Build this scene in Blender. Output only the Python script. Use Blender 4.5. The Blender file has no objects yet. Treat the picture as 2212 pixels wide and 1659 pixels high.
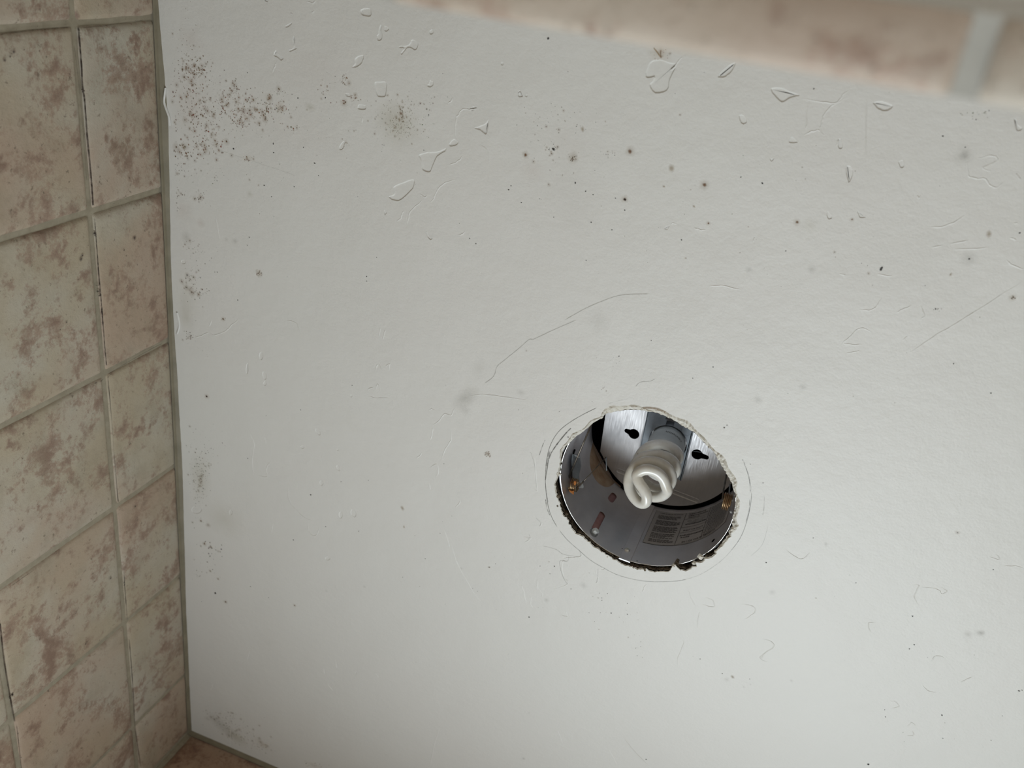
import bpy, math, random
import numpy as np
from mathutils import Matrix, Vector
from mathutils.geometry import delaunay_2d_cdt

# ------------------------------------------------------------------ camera, world, lights
SC = bpy.context.scene
COL = SC.collection
FPX = 2014.75                       # focal length in pixels of the 2212 px wide frame
PCX, PCY = 1106.0, 829.5
R_ = np.array([[0.92798838, -0.26194738, 0.26499271],
               [-0.121311, -0.8848321, -0.44983975],
               [0.35230839, 0.38529953, -0.852891]])
H = 2.40                            # ceiling height
CAM = np.array([0.6088, -1.0265, H - 0.735])
CX, CY = CAM[0] - 0.0885, CAM[1] + 0.459      # centre of the recessed light

cd = bpy.data.cameras.new('camera'); cam = bpy.data.objects.new('camera', cd); COL.objects.link(cam)
cam.matrix_world = Matrix.Translation(Vector(CAM)) @ Matrix([list(r) for r in R_]).to_4x4()
cd.sensor_width = 36.0; cd.lens = FPX / 2212 * 36.0; cd.clip_start = 0.01; cd.clip_end = 50
cd.dof.use_dof = True; cd.dof.focus_distance = 0.86; cd.dof.aperture_fstop = 7.0
SC.camera = cam

W = bpy.data.worlds.new('world'); SC.world = W; W.use_nodes = True
bgn = W.node_tree.nodes['Background']; bgn.inputs[0].default_value = (0.95, 0.95, 0.95, 1); bgn.inputs[1].default_value = 0.24

def area(name, loc, target, sx, sy, power, color):
    l = bpy.data.lights.new(name, 'AREA'); l.shape = 'RECTANGLE'; l.size = sx; l.size_y = sy
    l.energy = power; l.color = color
    o = bpy.data.objects.new(name, l); COL.objects.link(o); o.location = loc
    o.rotation_euler = (Vector(target) - Vector(loc)).to_track_quat('-Z', 'Y').to_euler()
    return o
# daylight coming in through the shower window (lower part of the back wall)
area('window_daylight', (0.72, 0.03, 1.48), (0.72, -1.2, 2.0), 0.5, 0.7, 7.4, (0.86, 0.95, 1.0))
# daylight from the bathroom behind the header
area('bathroom_daylight', (1.3, -2.75, 1.25), (0.5, -0.6, 1.6), 1.0, 1.1, 5.6, (1.0, 0.955, 0.88))

SC.view_settings.view_transform = 'Standard'; SC.view_settings.look = 'None'
SC.view_settings.gamma = 1.0; SC.view_settings.use_curve_mapping = False
SC.view_settings.exposure = 0.95
SC.cycles.transparent_max_bounces = 48

# ------------------------------------------------------------------ helpers
rnd = random.Random(7); rng = np.random.default_rng(11)

def ray(px, py):
    return R_ @ np.array([px - PCX, PCY - py, -FPX])
def on_plane(px, py, axis, val):
    d = ray(px, py); t = (val - CAM[axis]) / d[axis]; return CAM + t * d
def pz(px, py, h=0.0):              # point of the plane h metres above the ceiling surface
    return on_plane(px, py, 2, H + h)
def Z1(x, y): return 1140 + x / 3.95, 850 + y / 3.95        # close-up coordinates -> photo pixels
def Z2(x, y): return 1200 + x / 13.82, 960 + y / 13.82
def Z3(x, y): return 1540 + x / 10.37, 1020 + y / 10.37
def C1(x, y): return 330 + x / 2.765, y / 2.765
def C2(x, y): return 1100 + x / 1.975, 60 + y / 1.975
def C3(x, y): return 360 + x / 2.633, 560 + y / 2.633
def C4(x, y): return 380 + x / 2.698, 1150 + y / 2.698
def C5(x, y): return 1100 + x / 1.989, 1150 + y / 1.989
def cyl_hit(px, py, r):             # point of the vertical cylinder of radius r round the light's axis (far side)
    d = ray(px, py); o = CAM[:2] - np.array([CX, CY])
    a = d[0]**2 + d[1]**2; b = o @ d[:2]; c = o @ o - r * r
    t = (-b + math.sqrt(max(b*b - a*c, 0))) / a
    return CAM + t * d

def newmat(name):
    m = bpy.data.materials.new(name); m.use_nodes = True
    nt = m.node_tree; b = nt.nodes['Principled BSDF']; return m, nt, b
def N(nt, t, **k):
    n = nt.nodes.new(t)
    for a, v in k.items():
        if a.startswith('i_'): n.inputs[a[2:].replace('_', ' ')].default_value = v
        else: setattr(n, a, v)
    return n
def L(nt, a, b): nt.links.new(a, b)
def coords(nt, per_obj=False):
    tc = N(nt, 'ShaderNodeTexCoord')
    if not per_obj: return tc.outputs['Object']
    oi = N(nt, 'ShaderNodeObjectInfo')
    mu = N(nt, 'ShaderNodeMath', operation='MULTIPLY'); mu.inputs[1].default_value = 37.0
    L(nt, oi.outputs['Random'], mu.inputs[0])
    ad = N(nt, 'ShaderNodeVectorMath', operation='ADD'); L(nt, tc.outputs['Object'], ad.inputs[0]); L(nt, mu.outputs[0], ad.inputs[1])
    return ad.outputs[0]
def noise(nt, v, scale, detail=4, rough=0.55, dist=0.0):
    n = N(nt, 'ShaderNodeTexNoise'); n.inputs['Scale'].default_value = scale; n.inputs['Detail'].default_value = detail
    n.inputs['Roughness'].default_value = rough; n.inputs['Distortion'].default_value = dist
    L(nt, v, n.inputs['Vector']); return n.outputs['Fac']
def ramp(nt, fac, stops):
    r = N(nt, 'ShaderNodeValToRGB'); e = r.color_ramp.elements
    while len(e) < len(stops): e.new(0.5)
    for k, (p, c) in enumerate(stops):
        e[k].position = p; e[k].color = (c if len(c) == 4 else (*c, 1)) if hasattr(c, '__len__') else (c, c, c, 1)
    L(nt, fac, r.inputs[0]); return r.outputs[0]
def mix(nt, fac, a, b):
    m = N(nt, 'ShaderNodeMix', data_type='RGBA')
    if hasattr(fac, 'default_value') or hasattr(fac, 'links'): L(nt, fac, m.inputs[0])
    else: m.inputs[0].default_value = fac
    for s, v in ((6, a), (7, b)):
        if isinstance(v, tuple): m.inputs[s].default_value = (*v, 1)
        else: L(nt, v, m.inputs[s])
    return m.outputs[2]
def bump(nt, b, hgt, strength, dist, normal=None):
    n = N(nt, 'ShaderNodeBump'); n.inputs['Strength'].default_value = strength; n.inputs['Distance'].default_value = dist
    L(nt, hgt, n.inputs['Height'])
    if normal is not None: L(nt, normal, n.inputs['Normal'])
    if b is not None: L(nt, n.outputs[0], b.inputs['Normal'])
    return n.outputs[0]

def obj(name, verts, faces, mat=None, parent=None, smooth=False, **props):
    me = bpy.data.meshes.new(name)
    me.from_pydata([tuple(float(c) for c in v) for v in verts], [], [tuple(int(i) for i in f) for f in faces])
    if mat: me.materials.append(mat)
    if smooth: me.polygons.foreach_set('use_smooth', [True] * len(me.polygons))
    me.update()
    o = bpy.data.objects.new(name, me); COL.objects.link(o)
    if parent: o.parent = parent
    for k, v in props.items(): o[k] = v
    return o
def empty(name, loc, label, cat, group=None):
    o = bpy.data.objects.new(name, None); COL.objects.link(o); o.location = loc; o.empty_display_size = 0.02
    o['label'] = label; o['category'] = cat
    if group: o['group'] = group
    return o
def box(x0, x1, y0, y1, z0, z1):
    v = [(x, y, z) for z in (z0, z1) for y in (y0, y1) for x in (x0, x1)]
    f = [(0,2,3,1),(4,5,7,6),(0,1,5,4),(2,6,7,3),(0,4,6,2),(1,3,7,5)]
    return v, f
def join(parts):
    V, F = [], []
    for v, f in parts:
        o = len(V); V += list(v); F += [tuple(i + o for i in q) for q in f]
    return V, F
def smooth_loop(P, n=4, closed=True):
    P = [np.array(p, float) for p in P]; out = []; m = len(P)
    rngk = range(m) if closed else range(m - 1)
    for i in rngk:
        if closed: a, b, c, d = P[(i-1) % m], P[i], P[(i+1) % m], P[(i+2) % m]
        else: a, b, c, d = P[max(i-1, 0)], P[i], P[i+1], P[min(i+2, m-1)]
        for k in range(n):
            t = k / n
            out.append(0.5 * ((2*b) + (-a + c)*t + (2*a - 5*b + 4*c - d)*t*t + (-a + 3*b - 3*c + d)*t**3))
    if not closed: out.append(P[-1])
    return np.array(out)
def inset(P, d):                    # move a closed 2D outline inwards
    P = np.asarray(P, float); nx = np.roll(P, -1, 0) - np.roll(P, 1, 0)
    nx /= np.linalg.norm(nx, axis=1)[:, None] + 1e-12
    nrm = np.stack([-nx[:, 1], nx[:, 0]], 1)
    ar = 0.5 * np.sum(P[:, 0] * np.roll(P[:, 1], -1) - P[:, 1] * np.roll(P[:, 0], -1))
    if ar < 0: nrm = -nrm
    return P + nrm * d
def inside(poly, X, Y):
    poly = np.asarray(poly); c = np.zeros(len(X), bool); j = len(poly) - 1
    for i in range(len(poly)):
        xi, yi = poly[i]; xj, yj = poly[j]
        with np.errstate(divide='ignore', invalid='ignore'):
            k = ((yi > Y) != (yj > Y)) & (X < (xj - xi) * (Y - yi) / (yj - yi + 1e-18) + xi)
        c ^= k; j = i
    return c
def cdt(outer, holes, extra=()):    # triangulate an outline with holes
    V = [tuple(p) for p in outer]; E = [(i, (i + 1) % len(outer)) for i in range(len(outer))]
    for h in holes:
        o = len(V); V += [tuple(p) for p in h]; E += [(o + i, o + (i + 1) % len(h)) for i in range(len(h))]
    V += [tuple(p) for p in extra]
    r = delaunay_2d_cdt([Vector((float(a), float(b))) for a, b in V], E, [], 1, 1e-7)
    vs = np.array([tuple(v) for v in r[0]]); fs = [tuple(f) for f in r[2]]
    c = np.array([vs[list(f)].mean(0) for f in fs])
    keep = inside(outer, c[:, 0], c[:, 1])
    for h in holes: keep &= ~inside(h, c[:, 0], c[:, 1])
    return vs, [f for f, k in zip(fs, keep) if k]
def tube(P, r, sides=10, closed=False, caps=True):
    P = [np.array(p, float) for p in P]; n = len(P); V = []; F = []
    T = []
    for i in range(n):
        a = P[(i-1) % n] if (closed or i > 0) else P[0]; b = P[(i+1) % n] if (closed or i < n-1) else P[-1]
        t = b - a; T.append(t / (np.linalg.norm(t) + 1e-12))
    u = np.cross(T[0], (0, 0, 1.0)); u = u if np.linalg.norm(u) > 1e-3 else np.array([1.0, 0, 0]); u /= np.linalg.norm(u)
    for i in range(n):
        u = u - T[i] * (u @ T[i]); u /= np.linalg.norm(u); w = np.cross(T[i], u)
        rr = r[i] if hasattr(r, '__len__') else r
        for k in range(sides):
            a = 2 * math.pi * k / sides; V.append(P[i] + rr * (math.cos(a) * u + math.sin(a) * w))
    for i in range(n if closed else n - 1):
        for k in range(sides):
            a, b = i * sides + k, i * sides + (k + 1) % sides; c, d = ((i+1) % n) * sides + k, ((i+1) % n) * sides + (k+1) % sides
            F.append((a, b, d, c))
    if not closed and caps:
        F.append(tuple(range(sides))[::-1]); F.append(tuple((n-1) * sides + k for k in range(sides)))
    return V, F
def disc(cx, cy, cz, r, n=20, axis=None, depth=0.0):
    pass

# ------------------------------------------------------------------ materials
def mat_ceiling(name='white_ceiling_paint', tint=(0.69, 0.68, 0.645)):
    m, nt, b = newmat(name); v = coords(nt)
    big = noise(nt, v, 2.2, 3, 0.5)
    base = mix(nt, ramp(nt, big, [(0.35, 0.0), (0.7, 1.0)]), tint, tuple(c * k for c, k in zip(tint, (0.985, 0.965, 0.965))))
    sm = noise(nt, v, 30, 5, 0.6)
    base = mix(nt, ramp(nt, sm, [(0.62, 0.0), (0.85, 0.12)]), base, (0.50, 0.48, 0.40))
    L(nt, base, b.inputs['Base Color']); b.inputs['Roughness'].default_value = 0.5
    b.inputs['Specular IOR Level'].default_value = 0.35
    n1 = bump(nt, None, noise(nt, v, 430, 3, 0.6), 0.34, 0.0006)
    n2 = bump(nt, None, noise(nt, v, 110, 2, 0.5), 0.24, 0.0016, n1)
    bump(nt, b, noise(nt, v, 9, 2, 0.5), 0.25, 0.012, n2)
    return m
M_CEIL = mat_ceiling()
def mat_tile(name, cream, pink, pale, brown):
    m, nt, b = newmat(name); v = coords(nt, True)
    n1 = noise(nt, v, 9, 4, 0.55, 0.1); n2 = noise(nt, v, 15, 9, 0.78, 0.12); n3 = noise(nt, v, 60, 6, 0.7)
    c = mix(nt, ramp(nt, n1, [(0.42, 0.0), (0.66, 1.0)]), cream, pale)
    n4 = noise(nt, v, 5, 5, 0.6, 0.4)
    c = mix(nt, ramp(nt, n4, [(0.40, 0.0), (0.62, 0.75)]), c, pink)
    gr = noise(nt, v, 210, 5, 0.75); pm = N(nt, 'ShaderNodeMath', operation='MULTIPLY_ADD')
    L(nt, gr, pm.inputs[0]); pm.inputs[1].default_value = 0.42; L(nt, n2, pm.inputs[2])      # patches with a granular, furry edge
    c = mix(nt, ramp(nt, pm.outputs[0], [(0.725, 0.0), (0.795, 0.6), (0.95, 0.9)]), c, brown)
    ad = N(nt, 'ShaderNodeMath', operation='MULTIPLY'); L(nt, n2, ad.inputs[0]); L(nt, n3, ad.inputs[1])
    c = mix(nt, ramp(nt, ad.outputs[0], [(0.27, 0.0), (0.38, 0.75)]), c, tuple(k * 0.72 for k in brown))
    c = mix(nt, ramp(nt, noise(nt, v, 190, 4, 0.7), [(0.62, 0.0), (0.70, 0.7)]), c, (0.12, 0.09, 0.06))
    c = mix(nt, ramp(nt, noise(nt, v, 24, 4, 0.7), [(0.25, 0.35), (0.5, 0.0)]), c, (0.21, 0.18, 0.12))
    L(nt, c, b.inputs['Base Color']); b.inputs['Roughness'].default_value = 0.5
    b.inputs['Specular IOR Level'].default_value = 0.35
    n = bump(nt, None, gr, 0.55, 0.0008); n = bump(nt, None, n3, 0.45, 0.0016, n)
    n = bump(nt, None, n2, 0.45, 0.003, n)
    bump(nt, b, n1, 0.3, 0.004, n)
    return m
M_TILE = mat_tile('mottled_stone_tile', (0.395, 0.332, 0.24), (0.39, 0.285, 0.21), (0.44, 0.405, 0.335), (0.29, 0.19, 0.138))
M_TILE_TRIM = mat_tile('mottled_trim_tile', (0.49, 0.42, 0.34), (0.47, 0.35, 0.275), (0.53, 0.48, 0.41), (0.40, 0.27, 0.205))
def mat_noise(name, c1, c2, scale=40, rough=0.7, metal=0.0, bs=0.4, bd=0.001, detail=5, spec=0.4):
    m, nt, b = newmat(name); v = coords(nt)
    f = noise(nt, v, scale, detail, 0.6)
    L(nt, mix(nt, ramp(nt, f, [(0.35, 0.0), (0.65, 1.0)]), c1, c2), b.inputs['Base Color'])
    b.inputs['Roughness'].default_value = rough; b.inputs['Metallic'].default_value = metal
    b.inputs['Specular IOR Level'].default_value = spec
    if bs: bump(nt, b, f, bs, bd)
    return m
M_GROUT = mat_noise('olive_grey_grout', (0.26, 0.225, 0.162), (0.33, 0.29, 0.215), 90, 0.9)
M_CAULK = mat_noise('dirty_caulk', (0.17, 0.148, 0.10), (0.23, 0.20, 0.14), 35, 0.6)
M_PLASTER = mat_noise('white_wall_paint', (0.70, 0.69, 0.65), (0.74, 0.73, 0.70), 6, 0.6)
M_FLOOR = mat_noise('floor_tile', (0.42, 0.36, 0.29), (0.5, 0.44, 0.36), 6, 0.5)
M_GYPSUM = mat_noise('torn_drywall', (0.60, 0.56, 0.48), (0.70, 0.675, 0.62), 260, 0.9, bs=0.8, bd=0.002)
M_BROWNPAPER = mat_noise('broken_board_edge', (0.035, 0.027, 0.02), (0.26, 0.21, 0.15), 420, 0.95, bs=0.8, bd=0.001)
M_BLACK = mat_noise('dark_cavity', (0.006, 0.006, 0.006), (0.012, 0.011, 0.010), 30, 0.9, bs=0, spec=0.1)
def mat_metal(name, c1, c2, rough, wob, wobscale, scratch=True, streak=(1, 1, 30)):
    m, nt, b = newmat(name); v = coords(nt)
    mp = N(nt, 'ShaderNodeMapping'); mp.inputs['Scale'].default_value = streak; L(nt, v, mp.inputs['Vector'])
    f = noise(nt, v, 28, 4, 0.6); s = noise(nt, mp.outputs[0], 60, 3, 0.6)
    L(nt, mix(nt, ramp(nt, f, [(0.35, 0.0), (0.65, 1.0)]), c1, c2), b.inputs['Base Color'])
    b.inputs['Metallic'].default_value = 1.0
    L(nt, ramp(nt, s, [(0.3, rough * 0.8), (0.7, rough * 1.25)]), b.inputs['Roughness'])
    n = bump(nt, None, noise(nt, v, wobscale, 2, 0.5, 0.5), wob, 0.01)
    bump(nt, b, s, 0.12 if scratch else 0.0, 0.0004, n)
    return m
M_ALU = mat_metal('can_aluminium', (0.70, 0.69, 0.72), (0.80, 0.79, 0.82), 0.46, 0.35, 9, streak=(1, 1, 0.2))
M_PLATE = mat_metal('reflector_plate', (0.66, 0.65, 0.66), (0.74, 0.72, 0.72), 0.55, 0.12, 8, streak=(12, 1, 1))
M_GALV = mat_noise('galvanised_grey', (0.20, 0.22, 0.24), (0.28, 0.305, 0.33), 45, 0.6, 0.3, 0.2, 0.0006)
M_RIM = mat_noise('bright_cut_rim', (0.8, 0.8, 0.78), (0.9, 0.9, 0.88), 30, 0.3, 1.0, 0)
M_STEEL = mat_noise('dark_spring_wire', (0.10, 0.085, 0.07), (0.20, 0.17, 0.14), 150, 0.35, 0.9, 0.1)
M_COIL = mat_noise('brassy_coil_wire', (0.42, 0.30, 0.17), (0.20, 0.11, 0.06), 220, 0.35, 0.85, 0.2)
M_RUST = mat_noise('orange_rust', (0.42, 0.15, 0.03), (0.24, 0.08, 0.02), 300, 0.9, 0.0, 0.5)
M_SHINE = mat_noise('bright_zinc', (0.85, 0.9, 0.93), (0.75, 0.8, 0.84), 60, 0.3, 0.25, 0.1)  # pale, barely metallic colour carries the tabs' white reflections
M_PINK = mat_noise('pinkish_backing', (0.34, 0.19, 0.19), (0.44, 0.25, 0.24), 90, 0.8)
M_TAN = mat_noise('speckled_tan_board', (0.52, 0.38, 0.26), (0.36, 0.23, 0.14), 70, 0.85, 0, 0.3, 0.001, 8)
M_LABEL = mat_noise('label_paper', (0.38, 0.355, 0.345), (0.43, 0.405, 0.39), 20, 0.5, 0.1, 0)
M_INK = mat_noise('label_ink', (0.07, 0.062, 0.06), (0.10, 0.09, 0.085), 90, 0.6, 0, 0)
M_BASE = mat_noise('grey_bulb_base', (0.36, 0.38, 0.375), (0.42, 0.44, 0.435), 18, 0.45, 0, 0.05)
M_BASEINK = mat_noise('bulb_print', (0.10, 0.10, 0.10), (0.14, 0.14, 0.14), 20, 0.6, 0, 0)
M_SOCKET = mat_noise('dark_socket', (0.05, 0.03, 0.02), (0.10, 0.055, 0.03), 120, 0.6, 0, 0.2)
def mat_glass_tube():
    m, nt, b = newmat('milky_spiral_glass'); v = coords(nt)
    a = noise(nt, v, 45, 4, 0.6); c = mix(nt, ramp(nt, a, [(0.42, 0.0), (0.72, 0.7)]), (0.72, 0.70, 0.65), (0.54, 0.47, 0.36))
    c = mix(nt, ramp(nt, noise(nt, v, 190, 4, 0.7), [(0.68, 0.0), (0.76, 0.7)]), c, (0.30, 0.22, 0.13))
    L(nt, c, b.inputs['Base Color']); b.inputs['Roughness'].default_value = 0.32
    b.inputs['Coat Weight'].default_value = 0.5; b.inputs['Coat Roughness'].default_value = 0.2
    b.inputs['Subsurface Weight'].default_value = 0.25; b.inputs['Subsurface Radius'].default_value = (1, 0.85, 0.6); b.inputs['Subsurface Scale'].default_value = 0.003
    return m
M_TUBE = mat_glass_tube()
def mat_stain():
    m, nt, b = newmat('stain_marks'); at = N(nt, 'ShaderNodeVertexColor'); at.layer_name = 'stain'
    v = coords(nt)
    L(nt, at.outputs['Color'], b.inputs['Base Color']); b.inputs['Roughness'].default_value = 0.33
    b.inputs['Specular IOR Level'].default_value = 0.2
    nz = ramp(nt, noise(nt, v, 700, 3, 0.6), [(0.3, 0.72), (0.62, 1.0)])
    mu = N(nt, 'ShaderNodeMath', operation='MULTIPLY'); L(nt, at.outputs['Alpha'], mu.inputs[0]); L(nt, nz, mu.inputs[1])
    L(nt, mu.outputs[0], b.inputs['Alpha'])
    return m
M_STAIN = mat_stain()

# ------------------------------------------------------------------ stain decals (real marks lying on a surface)
class Stains:
    def __init__(s, frame, lift=0.00006): s.V = []; s.F = []; s.C = []; s.frame = frame; s.lift = lift; s.k = 0
    def put(s, u, v, lift=None):
        return s.frame(u, v, (s.lift + (s.k % 37) * 0.0000022))
    def blob(s, u, v, r, color, a=1.0, soft=0.5, n=9, squash=1.0, rot=None, rough=0.18, spike=0.0):
        s.k += 1; o = len(s.V); rot = rnd.uniform(0, 6.28) if rot is None else rot
        s.V.append(s.put(u, v)); s.C.append((*color, a))
        ph = [1 + rnd.uniform(-rough, rough) + (rnd.random() < 0.25) * spike for _ in range(n)]
        rings = [(1 - soft, a)] + ([(1 - soft * 0.5, a * 0.42)] if soft > 0.35 else []) + [(1.0, 0.0)]
        for q, al in rings:
            for i in range(n):
                t = 2 * math.pi * i / n; x = r * q * ph[i] * math.cos(t); y = r * q * ph[i] * math.sin(t) * squash
                s.V.append(s.put(u + x * math.cos(rot) - y * math.sin(rot), v + x * math.sin(rot) + y * math.cos(rot)))
                s.C.append((*color, al))
        for i in range(n): s.F.append((o, o + 1 + i, o + 1 + (i + 1) % n))
        for k in range(len(rings) - 1):
            for i in range(n):
                a0, a1 = o + 1 + k*n + i, o + 1 + k*n + (i+1) % n
                s.F.append((a0, a0 + n, a1 + n, a1))
    def line(s, P, w, color, a=1.0, vary=0.0):
        s.k += 1; P = np.asarray(P, float); n = len(P); T = np.gradient(P, axis=0); T /= np.linalg.norm(T, axis=1)[:, None] + 1e-12
        o = len(s.V); al = a
        for i in range(n):
            al = a * (1 - vary * rnd.random()) if i not in (0, n-1) else 0.0
            ww = (w[i] if hasattr(w, '__len__') else w) * (1 - 0.4 * vary * rnd.random())
            nn = np.array([-T[i, 1], T[i, 0]])
            for q, m_ in ((-1, 0), (-0.4, 1), (0.4, 1), (1, 0)):
                p = P[i] + nn * ww * q; s.V.append(s.put(*p)); s.C.append((*color, al * m_))
        for i in range(n - 1):
            for k in range(3):
                b = o + i*4 + k; s.F.append((b, b + 4, b + 5, b + 1))
    def build(s, name, parent, **props):
        o = obj(name, s.V, s.F, M_STAIN, parent, **props)
        ca = o.data.color_attributes.new('stain', 'FLOAT_COLOR', 'POINT')
        ca.data.foreach_set('color', np.array(s.C, float).ravel())
        return o
def f_ceil(u, v, e): return (u, v, H - e)
def f_left(u, v, e): return (e, u, v)

# ------------------------------------------------------------------ CEILING (structure) with its hole and chipped patches
hole_in = [(660,185),(700,172),(760,160),(850,150),(940,150),(1000,155),(1080,170),(1150,190),(1190,212),(1240,236),(1300,275),(1345,296),(1390,325),(1440,365),
 (1500,430),(1545,470),(1590,520),(1620,570),(1650,630),(1690,690),(1708,720),(1735,770),(1752,830),(1768,880),(1770,940),(1765,1010),(1745,1060),(1752,1120),(1725,1160),
 (1712,1195),(1690,1240),(1660,1275),(1620,1320),(1606,1362),(1560,1385),(1512,1402),(1500,1430),(1440,1445),(1430,1470),(1370,1490),(1310,1502),(1278,1482),
 (1250,1465),(1215,1500),(1190,1520),(1130,1515),(1080,1521),(1040,1513),(1000,1495),(950,1497),(900,1482),(870,1467),(820,1457),(780,1437),(740,1410),(690,1382),
 (640,1357),(600,1330),(560,1292),(520,1265),(490,1235),(450,1210),(410,1180),(380,1140),(357,1100),(340,1060),(305,1040),(290,990),(270,940),(262,890),(250,850),
 (238,800),(240,760),(255,722),(262,690),(272,640),(285,590),(282,540),(300,490),(330,450),(380,402),(410,375),(450,345),(490,320),(540,272),(590,240),(630,220),(642,203)]
hole_pts = smooth_loop([pz(*Z1(*p))[:2] for p in hole_in], 4)
ctr = np.array([CX, CY])
d = hole_pts - ctr; ang = np.arctan2(d[:, 1], d[:, 0])
# crumbly on the far side (+Y), smoother torn paint on the near side
crumb = np.clip((np.sin(ang) + 0.35) / 0.9, 0, 1)
jit = rng.normal(0, 1, len(d)); jit = 0.6 * jit + 0.4 * np.roll(jit, 1)
hole_pts = ctr + d * (1 + jit * (0.0022 + 0.0085 * crumb))[:, None]
d = hole_pts - ctr; rad = np.linalg.norm(d, axis=1)
band = 0.0009 + 0.0042 * np.clip(-np.sin(ang) * 0.75 + 0.38 - 0.25 * np.cos(ang - 2.9), 0, 1)
band *= 1 + 0.28 * np.sin(ang * 9 + 1) + 0.2 * np.sin(ang * 23)
hole_out = ctr + d * ((rad + np.abs(band)) / rad)[:, None]

chips = []
def chip(fn, pts, depth=0.0005, w=0.0008, n=4):
    P = smooth_loop([pz(*fn(*p))[:2] for p in pts], n)
    P = P + rng.normal(0, 0.00010, P.shape)
    ar = abs(0.5 * np.sum(P[:, 0] * np.roll(P[:, 1], -1) - P[:, 1] * np.roll(P[:, 0], -1))); pe = np.sum(np.linalg.norm(P - np.roll(P, 1, 0), axis=1))
    w2 = min(w, 0.42 * ar / pe); chips.append((P, depth * (0.45 + 0.55 * w2 / w), w2))
def oval(fn, x, y, rx, ry, rot=0.0, depth=0.0004, w=0.0007):
    k = [(x + rx * math.cos(t) * math.cos(rot) - ry * math.sin(t) * math.sin(rot), y + rx * math.cos(t) * math.sin(rot) + ry * math.sin(t) * math.cos(rot)) for t in np.linspace(0, 2*math.pi, 9)[:-1]]
    chip(fn, k, depth, w, 2)
D = 0.0008
for pts in [
 [(1240,60),(1265,48),(1300,52),(1303,95),(1270,98),(1245,88)],
 [(1350,170),(1365,145),(1366,185),(1372,215),(1362,242),(1342,240),(1337,215),(1348,198)],
 [(1385,155),(1400,160),(1412,175),(1395,190),(1383,180)],
 [(1550,235),(1585,262),(1570,300),(1525,285),(1490,325),(1480,315),(1500,290),(1470,285),(1482,273),(1525,270)],
 [(1665,175),(1677,195),(1660,207),(1650,190)],
 [(1225,335),(1260,330),(1250,375),(1220,400),(1185,403),(1205,385),(1205,355)],
 [(1325,495),(1350,488),(1395,492),(1393,560),(1380,580),(1345,577),(1330,550)],
 [(1655,480),(1675,490),(1675,510),(1655,522),(1635,512),(1650,500)],
 [(840,215),(850,235),(848,270),(858,290),(822,310),(815,298),(840,285),(835,250)],
 [(790,155),(825,135),(830,145),(800,165)],
 [(1115,870),(1135,845),(1148,850),(1140,880),(1125,897),(1112,890)],
 [(1435,1120),(1480,1095),(1555,1070),(1562,1100),(1550,1130),(1500,1180),(1470,1200),(1430,1195),(1408,1175),(1440,1160)],
 [(1590,925),(1640,910),(1700,905),(1750,885),(1745,905),(1700,935),(1675,985),(1655,1028),(1610,1015),(1600,960)],
 [(1770,855),(1800,830),(1825,850),(1810,870),(1775,875)],
 [(1890,650),(1920,635),(1938,648),(1910,663)],
 [(1920,765),(1960,750),(1990,735),(2000,715),(2008,725),(1998,790),(1985,803),(1955,780)],
 [(1380,1255),(1398,1268),(1385,1285)],
 [(1635,1385),(1655,1405),(1670,1420),(1660,1433),(1640,1415)],
 [(2180,548),(2195,540),(2207,575),(2185,578)],
 [(2080,370),(2095,375),(2092,390),(2078,388)],
 [(665,0),(690,2),(680,12)],
 [(735,300),(750,320),(780,348),(765,362),(745,345),(720,330)],
 [(1230,625),(1270,628),(1268,655),(1225,650)],
 [(1150,560),(1175,560),(1180,578),(1160,578)]]:
    chip(C1, pts, D)
for pts in [
 [(580,205),(600,215),(618,210),(612,225),(598,245),(615,275),(650,278),(678,262),(685,225),(700,190),(715,155),(690,150),(640,135),(598,150)],
 [(890,205),(935,160),(965,150),(950,185),(925,208),(905,213)],
 [(1115,260),(1140,300),(1165,318),(1200,300),(1240,288),(1200,272),(1160,256)],
 [(1552,320),(1590,312),(1637,333),(1620,352),(1595,356),(1570,344)],
 [(980,375),(1000,372),(1015,400),(1000,412),(985,400)],
 [(1193,490),(1205,465),(1230,490)],
 [(1400,480),(1415,475),(1422,510),(1405,515)],
 [(1437,590),(1460,595),(1467,625),(1450,660),(1438,630)],
 [(1660,572),(1680,565),(1686,590),(1670,598)],
 [(1353,795),(1362,785),(1378,810),(1362,817)],
 [(1485,782),(1500,790),(1520,808),(1495,810)],
 [(2153,388),(2166,392),(2172,415),(2190,428),(2180,440),(2162,434)],
 [(1112,556),(1130,560),(1118,570)], [(38,285),(46,275),(58,292),(44,296)], [(66,290),(78,286),(76,296)]]:
    chip(C2, pts, D)
chip(C2, [(660,858),(670,848),(684,845),(674,861)], 0.0004)
for a in [(537,550,12,24,0),(458,622,8,32,0.08),(556,662,11,25,-0.2),(559,706,9,14,0),(860,982,11,22,-0.6),(772,1068,11,9,0),(976,1188,9,18,-0.4),
          (880,1273,10,16,-0.2),(990,1455,11,20,0),(1062,1445,15,24,-0.4),(1050,777,7,8,0),(365,1440,10,16,0),(972,1083,6,6,0)]:
    oval(C3, *a)
for a in [(884,152,15,12,0),(978,690,6,9,0),(1050,820,6,9,0.3)]: oval(C4, *a)
oval(C5, 402, 155, 8, 7); oval(C3, 95, 15, 14, 13); oval(C3, 170, 1425, 30, 24)

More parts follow.
